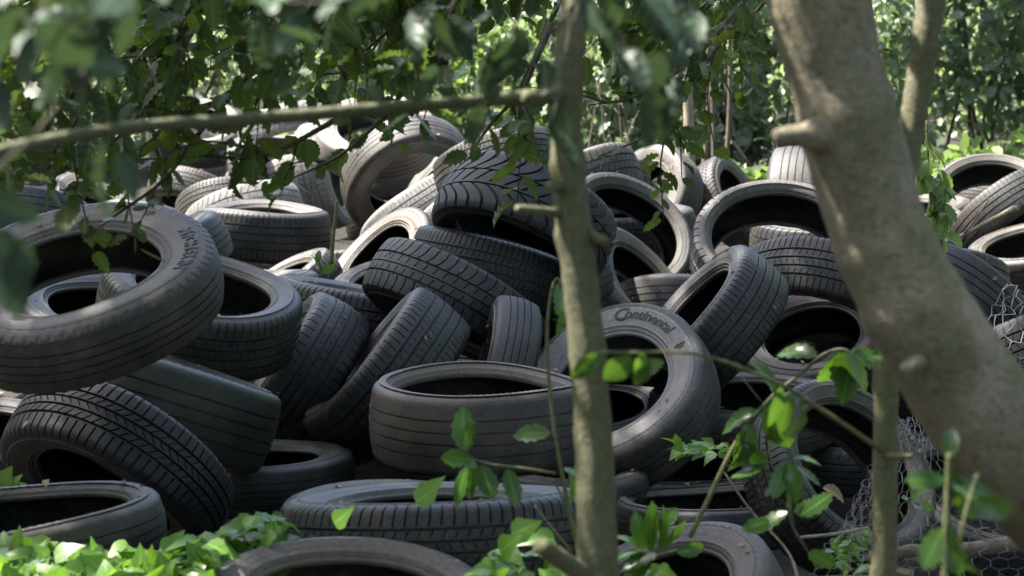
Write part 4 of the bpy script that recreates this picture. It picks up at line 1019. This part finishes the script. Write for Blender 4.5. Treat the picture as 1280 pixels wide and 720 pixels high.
# ------------------------------------------------------------------ chicken wire
def wire_sheet(ctrl, cols, rows, jit, rad, seed):
    rng = np.random.default_rng(seed)
    Cg = np.array([[at(*c) for c in row] for row in ctrl])       # rows x cols x 3
    nr, nc = Cg.shape[:2]
    A = np.array([smooth_path(Cg[i], 40) for i in range(nr)])
    Bm = np.stack([smooth_path(A[:, j], 40) for j in range(40)], 1)   # 40 x 40
    def S_(s, t):
        s = np.clip(s, 0, .9999) * 39; t = np.clip(t, 0, .9999) * 39
        i, j = t.astype(int), s.astype(int); ft, fs = (t - i)[:, None], (s - j)[:, None]
        return Bm[i, j] * (1 - ft) * (1 - fs) + Bm[i + 1, j] * ft * (1 - fs) + Bm[i, j + 1] * (1 - ft) * fs + Bm[i + 1, j + 1] * ft * fs
    nodes, edges, idx = [], [], {}
    def node(a, b):
        k = (round(a * 6), round(b * 6))
        if k not in idx: idx[k] = len(nodes); nodes.append((a, b))
        return idx[k]
    for r in range(rows):
        for c in range(cols):
            ox = c + (.5 if r % 2 else 0); oy = r * .75
            P6 = [(ox, oy + .25), (ox + .5, oy), (ox + 1, oy + .25), (ox + 1, oy + .75), (ox + .5, oy + 1), (ox, oy + .75)]
            ii = [node(*q) for q in P6]
            for k in range(6): edges.append(tuple(sorted((ii[k], ii[(k + 1) % 6]))))
    N_ = np.array(nodes, float); N_[:, 0] /= cols + .5; N_[:, 1] /= rows * .75 + .25
    P = S_(N_[:, 0], N_[:, 1]) + rng.normal(0, jit, (len(N_), 3))
    ph = rng.uniform(0, 6, 3); P[:, 1] += .03 * np.sin(N_[:, 0] * 17 + ph[0]) * np.sin(N_[:, 1] * 13 + ph[1])
    tb = Tubes()
    for a, b in sorted(set(edges)):
        vert = abs(N_[a, 0] - N_[b, 0]) < 1e-4
        tb.add(np.array([P[a], P[b]]), rad * (1.45 if vert else 1.0), 4, cap=False)
    return tb
tw = empty('chicken_wire', at(1150, 690, 4.4)); tag(tw, 'crumpled sheet of rusty hexagonal chicken wire draped over tyres at lower right', 'wire mesh')
front = [[(1120, 528, 4.62), (1140, 520, 4.5), (1158, 518, 4.5), (1182, 528, 4.6)],
         [(1092, 580, 4.55), (1135, 572, 4.35), (1185, 574, 4.35), (1250, 596, 4.5)],
         [(1062, 640, 4.5), (1125, 636, 4.25), (1205, 640, 4.25), (1300, 650, 4.45)],
         [(1022, 702, 4.4), (1105, 700, 4.15), (1215, 702, 4.15), (1335, 700, 4.35)],
         [(985, 770, 4.3), (1090, 770, 4.05), (1220, 770, 4.05), (1360, 765, 4.25)]]
back = [[(1122, 526, 4.66), (1132, 523, 4.62), (1142, 522, 4.6)],
        [(1090, 585, 4.62), (1106, 575, 4.5), (1124, 574, 4.45)],
        [(1056, 650, 4.55), (1078, 640, 4.42), (1104, 640, 4.36)],
        [(1010, 715, 4.5), (1040, 705, 4.35), (1080, 705, 4.25)]]
wire_sheet(front, 16, 19, .0020, .00062, 3).build('wire_sheet', M_WIRE, tw)
wire_sheet(back, 7, 24, .004, .00062, 5).build('wire_sheet', M_WIRE, tw)
tw2 = empty('chicken_wire', at(1262, 400, 5.6)); tag(tw2, 'small bent scrap of chicken wire hanging at the right edge under the dark tyre', 'wire mesh')
wire_sheet([[(1255, 352, 5.75), (1275, 360, 5.7), (1300, 372, 5.7)], [(1238, 392, 5.6), (1262, 395, 5.55), (1305, 400, 5.55)], [(1215, 430, 5.5), (1250, 440, 5.45), (1310, 450, 5.45)], [(1228, 480, 5.45), (1262, 490, 5.4), (1315, 500, 5.4)]], 5, 9, .006, .0011, 9).build('wire_sheet', M_WIRE, tw2)

# ------------------------------------------------------------------ background: shrubs, trunks, far wood
def shrub(name, label, x, y, rx, ry, h, n, leaf, mat, tint, stems=7, tpl=SMALL, cat='shrub', z0=0.0):
    z = ground_z(np.float64(x), np.float64(y)); b = np.array([x, y, z]); t = empty(name, b); tag(t, label, cat)
    tb, lv = Tubes(), Leaves()
    nc = 34
    cl = RNG.uniform(-1, 1, (nc, 3)); cl[:, 2] = RNG.uniform(z0, 1, nc)
    cl[:, :2] /= np.maximum(1, np.linalg.norm(cl[:, :2], axis=1, keepdims=True))
    cen = b + cl * np.array([rx, ry, h])
    for k in range(stems):
        e = cen[RNG.integers(nc)]
        tb.add(smooth_path([b + np.array([RNG.uniform(-.4, .4) * rx, RNG.uniform(-.3, .3) * ry, -.05]), (b + e) / 2 + rand_dirs(1)[0] * .12, e], 10), np.linspace(.018, .006, 10), 5)
    w = RNG.integers(0, nc, n)
    pos = cen[w] + RNG.normal(0, 1, (n, 3)) * np.array([rx, ry, h * .55]) * .17
    lv.add(pos, unit(rand_dirs(n) + np.array([0, -.2, -.35])), unit(np.array([0, -.3, .9]) + .8 * rand_dirs(n)), leaf * RNG.uniform(.6, 1.25, n), np.clip(RNG.uniform(*tint, n) + .25 * RNG.normal(0, 1, nc)[w], 0, 1))
    tb.build('stem', M_FARBARK, t); lv.build('foliage', tpl, mat, t)
def X_(u, d): return (u - 640) / FPX * d
shrub('shrub', 'dark ivy clad shrub behind the thin bare pole', X_(800, 14.5), 14.5, .75, .5, 1.5, 2600, .115, M_BUSH, (0, .8), 9)
shrub('shrub', 'blue green leafy shrub left of the stub of the leaning trunk', X_(935, 14.5), 14.5, .55, .4, 1.7, 2200, .115, M_BUSH, (.1, .8), 9, z0=.1)
shrub('shrub', 'tall leafy shrub filling the upper right corner', X_(1230, 15), 15.5, 1.0, .6, 2.1, 4200, .125, M_BUSH, (.1, .9), 9, z0=.2)
shrub('shrub', 'low lime green sunlit shrub at the right edge above the tyres', X_(1225, 13.2), 13.2, .65, .35, .55, 1500, .11, M_LIME, (.2, 1), 6)
shrub('shrub', 'small bright green tuft under the cut stub', X_(945, 12.6), 12.6, .16, .2, .42, 260, .08, M_LIME, (0, .7), 3)
shrub('shrub', 'green shrub between the leaning trunk and the thin mossy stem', X_(1110, 14), 14.4, .35, .4, 1.6, 1300, .115, M_BUSH, (.1, 1), 6)
shrub('shrub', 'sunlit yellow green shrub behind the top of the pile, left of the slender trunk', X_(600, 15.5), 15.5, .8, .5, 1.2, 2400, .085, M_LIME, (0, .7), 8)
shrub('shrub', 'mid green shrub behind the long branch in the upper middle', X_(440, 16), 16.2, .9, .5, 1.3, 2600, .115, M_BUSH, (.1, 1), 8)
shrub('shrub', 'shaded shrub behind the holly boughs at the upper left', X_(240, 17), 17, 1.2, .6, 1.9, 3000, .12, M_BUSH, (0, .7), 8)
shrub('shrub', 'dark shrub at the far left edge behind the holly boughs', X_(40, 15.5), 15.5, 1.0, .6, 1.8, 2800, .12, M_BUSH, (0, .6), 8)
shrub('shrub', 'leafy plants on the low tyre ledge right of the slender trunk', X_(770, 12.9), 12.9, .35, .2, .25, 420, .075, M_BUSH, (.3, 1), 3)
# poles and far trunks
def pole(name, label, pts, r0, r1, mat, cat='tree'):
    P = px(pts, 20); t = empty(name, P[0]); tag(t, label, cat); tb = Tubes(); tb.add(P, np.linspace(r0, r1, 20), 8, .04); tb.build('trunk', mat, t)
pole('pole_tree', 'thin bare pale pole trunk standing behind the tyres right of centre', [(864, 260, 11.9), (862, 180, 11.9), (859, 100, 11.9), (856, 20, 11.9), (850, -150, 11.9)], .036, .026, M_PALE)
for lab, (u0, u1, d, r) in {'reddish brown stem close to the right of the bare pole': (892, 884, 12.6, .014), 'thin brown stem midway between bare pole and leaning trunk': (905, 912, 12.8, .016), 'bent brown stem behind the bare pole': (878, 888, 13.2, .02)}.items():
    pole('sapling_tree', lab, [(u0, 230, d), ((u0 + u1) / 2 + 3, 140, d), (u1, 40, d), (u1 - 6, -120, d)], r, r * .7, M_FARBARK)
pole('trunk_tree', 'dark far trunk above the pile left of centre', [(497, 180, 17.5), (496, 90, 17.5), (492, 0, 17.5), (490, -200, 17.5)], .07, .06, M_FARBARK)
pole('trunk_tree', 'slim far trunk right of the dark far trunk', [(552, 180, 19), (555, 90, 19), (553, 0, 19), (556, -200, 19)], .05, .045, M_FARBARK)
pole('trunk_tree', 'brown far trunk hugging the right side of the leaning trunk', [(1092, 200, 13.5), (1088, 90, 13.5), (1078, 0, 13.5), (1070, -200, 13.5)], .07, .06, M_FARBARK)
pole('trunk_tree', 'thick far trunk just left of the leaning trunk', [(942, 200, 17), (940, 90, 17), (936, 0, 17), (930, -200, 17)], .11, .09, M_FARBARK)
# dead brown stalks behind the low ledge
tb = Tubes()
for k in range(20):
    u = RNG.uniform(725, 950); d = RNG.uniform(13, 14.2); du = RNG.normal(0, 28)
    tb.add(px([(u, 215, d), (u + du * .5, 160, d), (u + du, RNG.uniform(70, 140), d)], 7), np.linspace(.007, .003, 7), 4)
tag(tb.build('dry_stalks', M_FARBARK), 'tangle of dry brown stalks behind the tyres right of centre', 'stalks', kind='stuff')
# far wood, one mass of foliage
lv = Leaves()
n = 60000
NC = 430
cu = RNG.uniform(-9, 9, NC); cy = RNG.uniform(17.5, 25, NC); cz = RNG.uniform(0, 1, NC) ** 1.6 * 3.6 + .2 + (cy - 17) * .1; w = RNG.integers(0, NC, n)
pos = np.stack([cu, cy, cz], 1)[w] + RNG.normal(0, 1, (n, 3)) * np.array([.42, .42, .30])
lv.add(pos, unit(rand_dirs(n) + np.array([0, 0, -.35])), unit(np.array([-.3, -.3, .8]) + .8 * rand_dirs(n)), RNG.uniform(.09, .16, n), np.clip(RNG.uniform(0, 1, NC)[w] + RNG.normal(0, .25, n), 0, 1))
tag(lv.build('far_wood', SMALL, M_FAR), 'pale green wood closing the view behind the pile', 'wood', kind='stuff')

# woods standing round the clearing on the other sides
lv = Leaves()
n = 46000
na = 420
aa = RNG.uniform(0, 2 * pi, na); rr_ = RNG.uniform(8.0, 13, na)
cx_ = np.cos(aa) * rr_; cy_ = 7 + np.sin(aa) * rr_ * 1.15
ok_ = ((abs(cx_) > 5.6) & (cy_ < 16)) | (cy_ < -2.2)
cx_, cy_ = cx_[ok_], cy_[ok_]; ncl = len(cx_)
top_ = np.where((cx_ < 0) & (cy_ > 3), 4.6, 12.5)          # kept lower towards the sun so that it reaches the pile
cen = np.stack([cx_, cy_, .3 + RNG.uniform(0, 1, ncl) * top_], 1); w = RNG.integers(0, ncl, n)
pos = cen[w] + RNG.normal(0, 1, (n, 3)) * np.array([.8, .8, .7])
lv.add(pos, unit(rand_dirs(n) + np.array([0, 0, -.35])), unit(rand_dirs(n) + np.array([0, 0, .6])), RNG.uniform(.22, .42, n), RNG.uniform(0, 1, n))
tag(lv.build('surrounding_wood', SMALL, M_BUSH), 'leafy wood standing all round the clearing', 'wood', kind='stuff')
